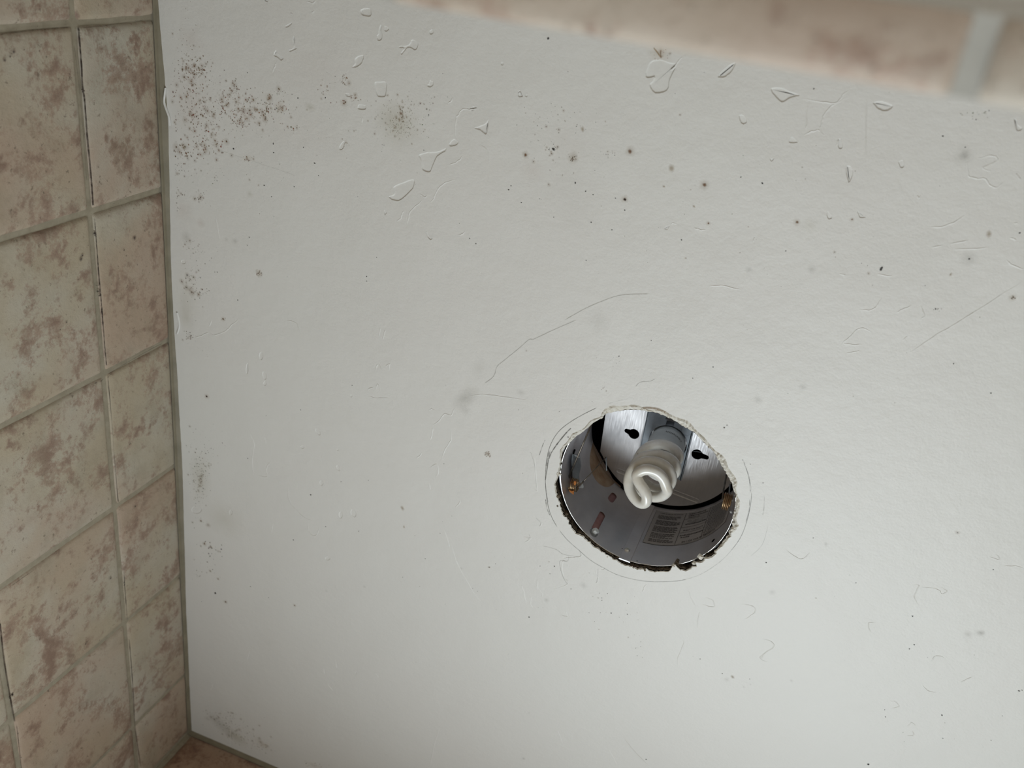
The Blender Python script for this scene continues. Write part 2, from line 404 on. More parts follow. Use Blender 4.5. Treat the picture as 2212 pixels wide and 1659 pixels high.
def ceiling():
    x0, x1, y0, y1 = 0.0, 1.7, -2.8, 0.0
    outer = []
    for a, b in (((x0,y0),(x1,y0)),((x1,y0),(x1,y1)),((x1,y1),(x0,y1)),((x0,y1),(x0,y0))):
        for t in np.linspace(0, 1, 18)[:-1]: outer.append((a[0] + (b[0]-a[0])*t, a[1] + (b[1]-a[1])*t))
    gx, gy = np.meshgrid(np.arange(0.04, 1.68, 0.04), np.arange(-2.76, -0.02, 0.04)); g = np.stack([gx.ravel(), gy.ravel()], 1)
    g = g[np.linalg.norm(g - ctr, axis=1) > 0.1]
    V, F = cdt(outer, [hole_out] + [c[0] for c in chips], g)
    F = [f if (V[f[1]][0]-V[f[0]][0])*(V[f[2]][1]-V[f[0]][1]) - (V[f[1]][1]-V[f[0]][1])*(V[f[2]][0]-V[f[0]][0]) < 0 else f[::-1] for f in F]
    top = [(x0, y0), (x1, y0), (x1, y1), (x0, y1)]
    V3 = [(v[0], v[1], H) for v in V]
    c = obj('ceiling', V3, F, M_CEIL, kind='structure')
    return c
ceil = ceiling()
for P, dep, w in chips:             # chipped spots: shallow recess with sloping sides, painted over
    Q = inset(P, w); Q2 = inset(P, w * 1.6); n = len(P)
    V = [(p[0], p[1], H) for p in P] + [(p[0], p[1], H + dep) for p in Q] + [(p[0], p[1], H + dep * 1.1) for p in Q2]
    F = []
    for k in (0, 1):
        for i in range(n): F.append((k*n + i, k*n + (i+1) % n, (k+1)*n + (i+1) % n, (k+1)*n + i))
    F.append(tuple(range(2*n, 3*n)))
    obj('paint_chip', V, F, M_CEIL, ceil)

# torn board edge round the hole
n = len(hole_pts); V = []; wr = rng.normal(0, 1, (3, n))
for k, (q, hh) in enumerate(((0.0, 0.0), (0.30, -0.0006), (0.62, 0.0010), (1.0, 0.0022))):
    for i in range(n):
        p = hole_out[i] * (1 - q) + hole_pts[i] * q
        dz = 0 if k == 0 else 0.00032 * wr[k-1, i] * (0.5 + band[i] / 0.004)
        V.append((p[0], p[1], H + hh * min(1.0, band[i] / 0.003) + max(dz, -0.0012) * (k > 0)))
F = [(k*n + i, (k+1)*n + i, (k+1)*n + (i+1) % n, k*n + (i+1) % n) for k in range(3) for i in range(n)]
obj('torn_paint_edge', V, F, M_GYPSUM, ceil, label='crumbling raw board edge round the light opening')
V = [(hole_pts[i][0], hole_pts[i][1], H + 0.0022) for i in range(n)]
V += [(*(ctr + (hole_pts[i] - ctr) * (1 + 0.012 * abs(jit[i]))), H + 0.0055) for i in range(n)]
V += [(*(ctr + (hole_pts[i] - ctr) * (1.01 + 0.02 * rnd.random())), H + 0.013) for i in range(n)]
F = [(k*n + i, (k+1)*n + i, (k+1)*n + (i+1) % n, k*n + (i+1) % n) for k in range(2) for i in range(n)]
obj('board_core', V, F, M_BROWNPAPER, ceil, label='brown and grey broken board core inside the opening')
# small torn tufts of board and paper at the edge
for (x, y, r) in [(1245,1478,22),(1475,1400,28),(1415,1452,20),(1755,1110,16),(1745,1165,20),(1770,880,9),(1765,1010,10),(330,1035,16),(258,880,22),(255,960,14),(262,690,26),(1550,462,14),(1000,1508,14),(680,1395,9),(1600,1350,14)]:
    p = pz(*Z1(x, y)); rr = r / 3.95 * 0.00042
    n_ = 9; V = [(p[0], p[1], H - 0.0007)]
    for q, z in ((0.6, -0.0005), (1.0, 0.0015)):
        for i in range(n_):
            t = 6.283 * i / n_; k = rr * q * rnd.uniform(0.65, 1.3); V.append((p[0] + k * math.cos(t), p[1] + k * math.sin(t), H + z + rnd.uniform(-.0004, .0004)))
    F = [(0, 1 + (i+1) % n_, 1 + i) for i in range(n_)] + [(1+i, 1+(i+1) % n_, 1+n_+(i+1) % n_, 1+n_+i) for i in range(n_)]
    obj('board_tuft', V, F, M_GYPSUM if rnd.random() < .7 else M_BROWNPAPER, ceil)

# paint cracks and flake edges: one-sided low ridges
def ridge(fn, pts, hgt=0.00030, w=0.0011, thin=0.00034, nn=6):
    P = smooth_loop([pz(*fn(*p))[:2] for p in pts], nn, closed=False)
    n = len(P); wob = rng.normal(0, 0.00042, P.shape); wob = 0.5 * wob + 0.25 * (np.roll(wob, 1, 0) + np.roll(wob, -1, 0)); P = P + wob
    T = np.gradient(P, axis=0); T /= np.linalg.norm(T, axis=1)[:, None] + 1e-12; Nn = np.stack([-T[:, 1], T[:, 0]], 1)
    s = np.where((Nn @ np.array([0.75, 0.65])) > 0, 1, -1); s = np.full(n, 1 if s.sum() >= 0 else -1)
    V = []
    for i in range(n):
        e = min(i, n-1-i) / max(n-1, 1) * 4; hh = hgt * min(1, e) * rnd.uniform(0.6, 1.2)
        a = P[i] + Nn[i] * s[i] * w; b = P[i]; c = P[i] - Nn[i] * s[i] * thin
        V += [(a[0], a[1], H + 0.00003), (b[0], b[1], H - hh - 0.00003), (c[0], c[1], H + 0.00003)]
    F = [(i*3 + k, i*3 + k + 1, i*3 + k + 4, i*3 + k + 3) for i in range(n-1) for k in (0, 1)]
    obj('paint_crack', V, F, M_CEIL, ceil)
for fn, L_ in ((C1, [
  [(1938,648),(1900,655),(1860,650),(1830,675),(1810,710),(1805,800),(1820,840)], [(1850,930),(1830,955),(1800,970),(1765,985)], [(1810,1070),(1740,1095),(1700,1130),(1680,1180),(1655,1210)],
  [(1610,1195),(1570,1230),(1530,1280),(1520,1345)], [(735,375),(728,400),(712,435)], [(1250,700),(1245,745)], [(1820,1400),(1845,1402),(1862,1380)], [(1760,615),(1785,600),(1790,580)],
  [(1600,1155),(1620,1175),(1640,1170)], [(1960,870),(2000,900),(2008,960)], [(920,5),(950,15),(975,0)], [(370,1290),(385,1350),(398,1440)], [(820,75),(840,92)], [(950,78),(965,62)], [(1460,1320),(1480,1300),(1500,1250)]]),
 (C2, [
  [(1250,300),(1330,316),(1390,318),(1420,290),(1450,262)], [(1435,298),(1380,332),(1345,365),(1335,400),(1328,440),(1348,460)], [(1328,440),(1300,438),(1256,460)], [(1270,330),(1268,400),(1262,430)],
  [(1960,570),(1958,627),(1990,640),(2030,642),(2070,682),(2110,655)], [(2000,560),(2060,545),(2082,565),(2020,600),(2060,610)], [(1790,850),(1850,845),(1900,828),(1942,800)], [(1880,922),(1960,905)], [(1900,945),(2038,938)], [(1800,935),(1850,925)],
  [(2122,990),(2150,1015),(2196,1030)], [(1415,1355),(1450,1320),(1500,1280),(1545,1300)], [(1425,1345),(1460,1352),(1505,1350)], [(1438,1388),(1495,1378)], [(1500,1203),(1550,1200),(1592,1150)], [(1650,1215),(1680,1200),(1715,1185)],
  [(1755,1188),(1772,1228),(1755,1242)], [(1520,300),(1522,570)], [(690,180),(705,165),(738,122)], [(1570,1050),(1630,1060)], [(1680,1330),(1700,1315)], [(1405,1050),(1435,1055)], [(790,850),(815,862),(842,862)], [(690,832),(715,835)],
  [(1040,910),(1045,895)], [(850,1100),(920,1102),(990,1118)], [(2150,830),(2170,838)], [(2140,895),(2168,905)], [(2160,625),(2180,650)], [(1740,712),(1745,725),(1755,715)], [(1400,480),(1395,500)]]),
 (C3, [
  [(163,447),(200,432),(242,415)], [(242,415),(270,430),(330,410),(370,372),(412,338)], [(242,382),(257,335)], [(463,990),(480,1010),(496,1050),(485,1140),(492,1255)], [(510,1225),(572,1237),(565,1190),(597,1148)],
  [(1640,840),(1615,885),(1580,880),(1540,925),(1508,940)], [(1615,985),(1612,1030),(1582,1085),(1562,1135)], [(1495,1190),(1530,1165),(1545,1200),(1530,1247)], [(1515,960),(1500,1030)], [(1420,1132),(1452,1103)], [(1642,1412),(1672,1372)],
  [(805,1500),(808,1545),(838,1573),(862,1545),(870,1510)], [(593,1555),(602,1500)], [(1148,780),(1200,790),(1262,790)], [(1142,745),(1165,730),(1180,748)], [(1190,745),(1200,708),(1218,748)], [(1182,632),(1205,595),(1228,632)],
  [(1245,610),(1268,598),(1258,636)], [(1215,388),(1206,440)], [(1247,390),(1228,460)], [(2065,1100),(2088,1130),(2105,1307),(2096,1305)], [(2110,1478),(2132,1500),(2118,1518)], [(2028,1580),(2066,1586),(2038,1612)],
  [(555,1010),(565,1050)], [(1580,1540),(1610,1640)], [(690,1300),(700,1370),(760,1450),(830,1490)], [(1490,1275),(1498,1310)], [(680,347),(740,365),(765,425)], [(1730,775),(1800,768),(1900,780),(2050,800)], [(1490,860),(1510,850),(1530,862)], [(65,320),(72,370),(60,410)]]),
 (C4, [[(215,880),(200,925)], [(928,742),(935,795)], [(860,790),(866,830)], [(1160,820),(1182,848)], [(1600,60),(1640,180),(1720,330),(1790,420)], [(1535,1135),(1500,1260),(1475,1373)], [(2105,275),(2100,320),(2125,350),(2137,365),(2125,375)],
       [(410,745),(432,690)], [(318,1130),(316,1255)], [(2015,310),(2030,360)], [(2070,375),(2065,410),(2078,440)], [(885,885),(915,925)]]),
 (C5, [[(230,110),(262,108),(310,100),(292,62)], [(240,90),(252,120),(226,130),(232,190),(252,218),(190,248)], [(122,205),(120,235),(145,268)], [(368,158),(382,200),(372,220)], [(590,225),(578,240),(575,260)], [(765,245),(780,280),(800,320)],
       [(845,280),(875,295),(877,320),(830,310)], [(738,448),(748,480),(725,530),(722,580)], [(1088,458),(1130,470),(1133,495),(1078,538),(1112,555)], [(1552,432),(1540,392),(1578,386)], [(1735,228),(1760,232),(1740,275),(1757,312)],
       [(1765,236),(1840,245),(1858,265),(1876,250),(1855,238)], [(2122,146),(2170,142),(2212,154)], [(2060,105),(2108,117),(2085,92)], [(1630,722),(1662,732),(1672,748),(1640,757)], [(1712,835),(1725,818),(1745,830)], [(1708,872),(1735,872),(1728,850)],
       [(1775,655),(1800,680),(1835,688)], [(1937,645),(1992,618)], [(208,850),(228,908)], [(483,870),(540,940),(605,1005)], [(428,935),(462,998)], [(1185,70),(1252,115),(1288,88)], [(222,355),(248,360),(240,335)], [(1080,545),(1095,520)],
       [(1810,555),(1835,530),(1870,540)], [(1000,310),(1050,320),(1050,345),(1010,375)], [(815,340),(808,410)], [(60,250),(72,310)]])):
    for pts in L_: ridge(fn, pts)
ridge(C2, [(1700,1392),(1810,1320),(1930,1246),(2060,1165),(2196,1078)], 0.00035, 0.0007, 0.0006)

# marks on the ceiling: mould specks, stains, tinted patches, pencil lines
S = Stains(f_ceil)
BRN = (0.21, 0.105, 0.05); DBR = (0.12, 0.075, 0.04); GRY = (0.17, 0.155, 0.12); OLV = (0.34, 0.31, 0.20); BLK = (0.02, 0.018, 0.016); TAN = (0.36, 0.26, 0.15); PNK = (0.52, 0.43, 0.39)
MM = 0.00041
def cluster(fn, x, y, sx, sy, n, col, rmin=0.7, rmax=2.6, a=0.75, rot=0.0, halo=0.18):
    for _ in range(n):
        gx, gy = rnd.gauss(0, 1), rnd.gauss(0, 1)
        u = x + gx * sx * math.cos(rot) - gy * sy * math.sin(rot); v = y + gx * sx * math.sin(rot) + gy * sy * math.cos(rot)
        p = pz(*fn(u, v))
        if p[0] < 0.012 or p[1] > -0.012: continue
        r = 1.05 * (rmin + (rmax - rmin) * rnd.random() ** 2.6) * MM
        c = tuple(k * rnd.uniform(0.7, 1.4) for k in col)
        if rnd.random() < halo: S.blob(p[0], p[1], r * rnd.uniform(3, 5), (0.40, 0.29, 0.20), 0.30, 0.95, 10)
        S.blob(p[0], p[1], r, c, min(1, a * rnd.uniform(0.6, 1.3)), 0.6, 6, rough=0.3)
def spot(fn, x, y, r, kind):        # r in photo pixels
    p = pz(*fn(x, y)); r = r * MM
    if kind == 'dark': S.blob(p[0], p[1], r, BLK, 0.92, 0.45, 7, squash=0.8, rough=0.35)
    elif kind == 'brown': S.blob(p[0], p[1], r * 2.0, TAN, 0.30, 0.95, 11); S.blob(p[0], p[1], r * 0.8, BRN, 0.8, 0.7, 8)
    elif kind == 'tan': S.blob(p[0], p[1], r, TAN, 0.45, 0.8, 11, squash=0.7)
    elif kind == 'light': S.blob(p[0], p[1], r * 1.3, GRY, 0.13, 0.95, 11)
    elif kind == 'rosette':
        S.blob(p[0], p[1], r * 1.1, TAN, 0.30, 0.85, 13, rough=0.3)
        for _ in range(int(16 + r / MM)):
            t = rnd.uniform(0, 6.28); q = r * 0.85 * rnd.random() ** 0.7
            S.blob(p[0] + q * math.cos(t), p[1] + q * math.sin(t), rnd.uniform(0.7, 1.9) * MM, BRN if rnd.random() < .7 else GRY, 0.6, 0.6, 7)
    elif kind == 'darkcluster':
        S.blob(p[0], p[1], r * 1.2, TAN, 0.3, 0.9, 11)
        for _ in range(14):
            t = rnd.uniform(0, 6.28); q = r * 0.6 * rnd.random()
            S.blob(p[0] + q * math.cos(t), p[1] + q * math.sin(t), rnd.uniform(0.6, 1.5) * MM, DBR, 0.85, 0.5, 7)
def haze(fn, x, y, sx, sy, col, a, rot=0.0):
    p = pz(*fn(x, y)); S.blob(p[0], p[1], sx * 1.15 * MM, tuple(min(1, k * 1.35 + .05) for k in col), a * 0.48, 0.97, 18, squash=sy / sx, rot=rot, rough=0.12)
# soft tinted patches first: pink, olive, grey and tan
haze(C1, 230, 240, 30, 30, PNK, 0.30); haze(C1, 220, 620, 60, 90, PNK, 0.30); haze(C1, 1470, 760, 55, 45, OLV, 0.34); haze(C1, 1430, 700, 40, 30, OLV, 0.2)
haze(C1, 200, 1420, 16, 20, GRY, 0.33); haze(C1, 285, 1330, 14, 12, PNK, 0.45); haze(C1, 180, 1250, 30, 30, PNK, 0.3); haze(C1, 490, 1440, 9, 9, GRY, 0.3); haze(C1, 440, 1430, 6, 6, GRY, 0.25)
haze(C1, 940, 640, 14, 10, OLV, 0.4); haze(C1, 760, 645, 14, 13, TAN, 0.5); haze(C1, 580, 1160, 9, 9, OLV, 0.35); haze(C1, 570, 945, 14, 8, TAN, 0.35); haze(C1, 690, 580, 10, 10, TAN, 0.3)
haze(C1, 700, 750, 200, 70, PNK, 0.10, 0.1); haze(C1, 1000, 450, 110, 60, PNK, 0.13)
haze(C3, 110, 230, 40, 90, OLV, 0.20); haze(C3, 190, 1240, 36, 80, OLV, 0.35); haze(C3, 330, 1480, 70, 60, OLV, 0.25); haze(C3, 110, 330, 22, 40, OLV, 0.25)
haze(C3, 1700, 790, 20, 42, GRY, 0.40, 0.6); haze(C3, 1780, 620, 22, 30, GRY, 0.14, 0.5); haze(C3, 2015, 757, 12, 10, GRY, 0.28); haze(C3, 1700, 860, 14, 14, GRY, 0.2)
haze(C4, 260, 1120, 55, 30, GRY, 0.42, 0.5); haze(C4, 350, 1190, 44, 24, OLV, 0.6, 0.4); haze(C4, 500, 1230, 28, 16, TAN, 0.5, 0.6); haze(C4, 800, 1357, 34, 12, TAN, 0.30)
haze(C4, 180, 1085, 12, 9, BRN, 0.3); haze(C2, 380, 1250, 26, 30, GRY, 0.15); haze(C2, 1285, 845, 18, 14, OLV, 0.2); haze(C2, 270, 700, 60, 80, GRY, 0.06)
haze(C2, 645, 110, 22, 16, TAN, 0.45); haze(C2, 100, 610, 30, 24, PNK, 0.25); haze(C2, 240, 480, 50, 40, PNK, 0.12)
S.line(smooth_loop([pz(*C2(*q))[:2] for q in [(615,85),(632,105),(648,128)]], 4, False), 0.0006, TAN, 0.9)
S.line(smooth_loop([pz(*C2(*q))[:2] for q in [(645,95),(646,112),(650,130)]], 4, False), 0.0005, BRN, 0.7)
# mould
cluster(C1, 190, 260, 45, 110, 60, BRN, 0.5, 1.4)
cluster(C1, 250, 420, 62, 55, 170, BRN, 0.6, 2.6)
cluster(C1, 240, 590, 78, 85, 200, BRN, 0.5, 2.6)
cluster(C1, 270, 720, 60, 60, 110, BRN, 0.6, 2.6)
cluster(C1, 430, 620, 90, 65, 170, BRN, 0.5, 2.4)
cluster(C1, 560, 680, 110, 62, 190, BRN, 0.6, 2.6)
cluster(C1, 520, 745, 20, 12, 26, BRN, 1.0, 2.6)
cluster(C1, 700, 640, 75, 50, 70, GRY, 0.5, 2.2)
cluster(C1, 330, 840, 50, 45, 80, BRN, 0.8, 3.0)
cluster(C1, 190, 900, 50, 35, 60, BRN, 0.8, 3.0)
cluster(C1, 300, 920, 90, 25, 26, BRN, 0.8, 3.0)
cluster(C1, 170, 990, 45, 40, 46, GRY, 0.6, 2.2)
cluster(C1, 150, 1160, 16, 14, 18, DBR, 0.8, 2.4); cluster(C1, 280, 1175, 24, 22, 22, DBR, 0.8, 2.8); cluster(C1, 145, 1235, 12, 14, 9, GRY, 0.8, 2)
cluster(C1, 340, 1050, 60, 40, 16, GRY, 0.7, 2.2); cluster(C1, 240, 1470, 24, 50, 26, DBR, 0.6, 2.6); cluster(C1, 300, 1560, 60, 40, 16, GRY, 0.6, 2)
cluster(C1, 490, 535, 18, 26, 26, BRN, 1.0, 2.6); cluster(C1, 700, 580, 10, 10, 9, BRN, 1.0, 3.0); cluster(C1, 590, 600, 14, 8, 12, BRN, 1.0, 3)
cluster(C1, 765, 645, 17, 14, 34, BRN, 0.7, 1.8); cluster(C1, 830, 762, 26, 14, 14, BRN, 0.8, 3.2); cluster(C1, 680, 668, 28, 8, 12, BRN, 1, 3)
cluster(C1, 750, 555, 30, 8, 20, GRY, 0.6, 1.4); cluster(C1, 1035, 520, 24, 38, 18, BRN, 0.7, 2.4); cluster(C1, 1142, 480, 10, 24, 24, BRN, 0.8, 1.9, rot=-0.3)
cluster(C1, 1205, 585, 14, 8, 22, BRN, 0.8, 1.9); cluster(C1, 1150, 612, 7, 8, 8, BRN, 1, 3)
cluster(C1, 1470, 700, 85, 75, 210, (0.20, 0.17, 0.09), 0.5, 1.3, 0.7); cluster(C1, 1490, 770, 40, 30, 90, (0.22, 0.19, 0.10), 0.5, 1.2)
cluster(C1, 1488, 685, 7, 24, 26, (0.18, 0.13, 0.06), 0.8, 1.6); cluster(C1, 1600, 650, 70, 90, 26, GRY, 0.6, 1.6); cluster(C1, 560, 950, 17, 9, 16, BRN, 0.8, 2)
cluster(C1, 1150, 760, 200, 110, 40, GRY, 0.5, 1.5, 0.5); cluster(C1, 1155, 850, 8, 10, 8, BRN, 0.7, 1.5); cluster(C1, 900, 980, 420, 300, 30, DBR, 0.5, 1.2)
cluster(C1, 400, 900, 170, 200, 60, GRY, 0.5, 1.5, 0.6); cluster(C1, 120, 1000, 25, 300, 60, GRY, 0.5, 1.5, 0.6)
cluster(C3, 140, 150, 40, 55, 80, GRY, 0.6, 2.6); cluster(C3, 200, 190, 35, 10, 18, DBR, 0.8, 2.8); cluster(C3, 130, 430, 24, 14, 24, GRY, 0.8, 2.6)
cluster(C3, 185, 1240, 30, 75, 170, GRY, 0.6, 2.2); cluster(C3, 185, 1290, 22, 26, 40, DBR, 0.6, 1.6); cluster(C3, 150, 1060, 60, 50, 46, GRY, 0.6, 2.4); cluster(C3, 250, 1130, 60, 90, 26, GRY, 0.5, 1.6)
cluster(C3, 180, 1470, 30, 70, 14, GRY, 0.8, 3.0); cluster(C3, 215, 520, 60, 60, 14, GRY, 0.5, 1.5); cluster(C3, 320, 340, 6, 6, 9, (0.2,0.15,0.06), 1, 2)
cluster(C4, 200, 140, 45, 50, 46, GRY, 0.8, 3.2); cluster(C4, 180, 70, 22, 12, 7, DBR, 1.5, 3.4); cluster(C4, 120, 250, 14, 10, 12, GRY, 0.8, 2.4)
cluster(C4, 270, 1075, 60, 26, 110, DBR, 0.8, 2.4, rot=0.3); cluster(C4, 350, 1170, 65, 40, 130, GRY, 0.8, 3.0, 0.5, rot=0.5); cluster(C4, 505, 1240, 30, 26, 40, TAN, 1.0, 3.2, 0.5)
cluster(C4, 800, 1358, 45, 10, 30, BRN, 0.8, 2.4, 0.5); cluster(C4, 440, 1120, 60, 40, 10, GRY, 0.8, 2); cluster(C4, 1900, 300, 300, 260, 24, GRY, 0.5, 1.2)
cluster(C2, 200, 430, 90, 60, 60, GRY, 0.5, 1.4); cluster(C2, 220, 600, 60, 60, 26, DBR, 0.5, 1.4); cluster(C2, 190, 515, 16, 8, 20, DBR, 0.6, 1.6); cluster(C2, 420, 535, 18, 6, 12, GRY, .5, 1.2)
cluster(C2, 800, 700, 500, 350, 60, GRY, 0.4, 1.1); cluster(C2, 1500, 900, 450, 350, 50, GRY, 0.4, 1.1); cluster(C2, 1990, 370, 34, 12, 14, GRY, 0.7, 2); cluster(C2, 1825, 1202, 10, 6, 8, DBR, .6, 1.4)
cluster(C5, 460, 370, 90, 60, 18, DBR, 0.5, 1.3); cluster(C5, 560, 470, 14, 60, 8, GRY, 0.6, 1.6); cluster(C5, 1900, 500, 250, 350, 26, GRY, 0.4, 1.2); cluster(C5, 410, 1420 - 1150, 40, 20, 8, DBR, .5, 1.2)
cluster(C2, 430, 1420, 30, 16, 16, GRY, 0.4, 1.1); cluster(C2, 400, 1540, 8, 12, 8, DBR, 0.4, 1.0); cluster(C2, 645, 110, 20, 14, 16, TAN, .5, 1.4)
for x, y, r, k in [(70,543,5,'brown'),(272,555,12,'darkcluster'),(188,518,4,'dark'),(515,528,6,'brown'),(692,600,10,'tan'),(833,670,6,'brown'),(493,732,5,'brown'),(493,732,3,'dark'),(788,762,4,'tan'),(850,834,3,'brown'),
    (1228,829,4,'brown'),(753,983,3,'tan'),(1023,1033,7,'light'),(1290,1030,8,'light'),(1590,1024,4,'dark'),(1585,1032,3,'dark'),(2048,880,8,'tan'),(1962,985,14,'light'),(1962,986,2.5,'dark'),(1940,547,14,'light'),(1945,545,8,'light'),
    (1883,1052,4,'tan'),(2148,1152,7,'darkcluster'),(1253,1533,8,'light'),(1060,1587,9,'light'),(660,677,4,'tan'),(313,433,7,'tan'),(1250,595,2.5,'tan'),(1080,663,2.6,'dark'),(2178,875,2.2,'dark'),(988,637,1.6,'dark'),(1180,952,1.8,'dark'),
    (438,862,1.6,'dark'),(328,992,1.6,'dark'),(468,1401,1.8,'dark'),(606,1334,1.3,'dark'),(870,1447,1.7,'dark'),(783,1495,1.4,'dark'),(1896,1433,1.8,'dark'),(2055,1558,2.2,'dark'),(1300,260,2,'dark'),(166,45,3,'dark'),
    (735,905,2.2,'dark'),(453,727,1.6,'dark'),(493,778,1.8,'dark'),(282,662,2.6,'dark'),(326,697,2.2,'dark'),(358,712,1.8,'dark'),(1463,818,2.5,'brown'),(350,830,2,'dark'),(190,808,1.8,'dark'),(130,730,1.3,'dark'),(52,745,1.2,'dark'),
    (1820,1200,2,'dark'),(1945,510,1.6,'dark'),(1850,462,2,'dark'),(1775,1100,1.2,'dark')]:
    spot(C2, x, y, r, k)
for x, y, r, k in [(525,80,11,'rosette'),(1825,1108,10,'rosette'),(1340,1415,9,'tan'),(1350,1522,5,'tan'),(228,780,5,'brown'),(228,780,3,'dark'),(322,340,4,'brown'),(405,233,2.4,'dark'),(1055,717,1.8,'dark'),(762,857,1.8,'dark'),(992,1265,1.6,'dark'),
    (820,1340,3,'dark'),(1093,1546,2,'dark'),(905,1521,2,'dark'),(721,1596,2.2,'dark'),(1138,97,1.5,'dark'),(1138,124,1.5,'dark'),(461,1132,2,'dark'),(1555,1558,1.4,'dark'),(1148,1257,1.4,'dark'),(1586,717,2,'light'),(2002,857,1.3,'dark'),
    (2025,1217,1.3,'dark'),(1577,1163,1.6,'dark'),(288,73,1.8,'dark'),(566,890,1.3,'dark'),(1412,1573,1.3,'dark'),(195,1488,4,'brown'),(215,1618,5,'brown'),(252,1637,4,'brown')]:
    spot(C3, x, y, r, k)
for x, y, r, k in [(230,355,4.2,'dark'),(290,405,5,'brown'),(692,426,3.4,'brown'),(541,380,2.2,'dark'),(1321,261,1.6,'dark'),(1863,183,1.3,'dark'),(1826,203,5,'tan'),(1826,203,1.5,'dark'),(2057,494,2.2,'dark'),(878,342,4,'light'),(1098,316,4,'light'),
    (1398,757,3,'light'),(435,316,2,'dark'),(200,225,3.5,'brown'),(246,271,3.5,'brown'),(1730,326,1.3,'dark'),(1453,153,1.8,'dark'),(1000 - 770, 350, 2,'dark'),(150,402,2,'dark'),(672,1255,2,'light'),(2026,1318,6,'light'),(1662,210,4,'light')]:
    spot(C4, x, y, r, k)
for x, y, r, k in [(1104,130,2,'dark'),(86,364,2,'dark'),(508,306,1.5,'dark'),(508,352,2,'dark'),(438,347,2.2,'dark'),(392,345,1.6,'dark'),(343,345,1.4,'dark'),(398,282,1.6,'dark'),(398,292,1.8,'dark'),(266,243,2,'dark'),(422,263,1.5,'dark'),
    (915,607,2,'dark'),(960,621,7,'tan'),(958,622,5,'light'),(935,632,6,'light'),(1033,630,1.6,'dark'),(1037,653,3,'light'),(1007,664,3,'light'),(1212,637,4,'light'),(820,544,2,'dark'),(790,533,2,'light'),(1733,360,2.6,'dark'),(1740,482,2.4,'dark'),(1720,500,2.2,'dark'),
    (1613,762,1.6,'dark'),(1617,793,1.8,'dark'),(1859,785,2.4,'dark'),(1863,884,1.5,'dark'),(2070,893,1.4,'dark'),(1543,997,3.6,'dark'),(2190,681,2.5,'dark'),(2203,678,1.8,'dark'),(2025,432,10,'light'),(2028,432,6,'light'),(1972,438,9,'light'),(1130,257,7,'light'),
    (320,228,9,'light'),(160,290,6,'light'),(1360,52,5,'light'),(588,975,2.4,'dark'),(62,973,3,'light'),(2080,160,1.6,'dark'),(1490,217,1.6,'dark'),(543,497,1.3,'dark'),(550,530,1.5,'dark'),(1318,282,3,'tan'),(175,178,1.4,'dark'),(194,145,1.5,'dark'),
    (1306,24,1.6,'dark'),(2118,788,1.4,'dark'),(85,775,3,'light'),(1463,184,2.5,'light'),(575,432,1.5,'light')]:
    spot(C5, x, y, r, k)
# small dark fleck (C1)
for x, y, r in [(967,975,2.4),(900,880,1.6),(1031,583,2),(868,585,2),(1648,687,2),(1337,1537,1.4),(2125,1133,2.4),(2140,1110,1.8),(1930,1455,1.8),(1893,1425,2),(1278,1652,1.5),(566,435,1.6),(990,1048,1.5),(667,1107,2.6),(845,1115,1.8),(577,1417,2.2),(565,1465,1.7),(710,1175,1.6),(1225,1175,1),(720,858,2.6),(722,912,2.4),(483,887,2.8),(1619,897,1.6),(2202,1210,1.6)]:
    spot(C1, x, y, r, 'dark')
S.build('mold_specks', ceil, kind='stuff', label='brown, grey and black mould specks and faint stains on the ceiling paint')

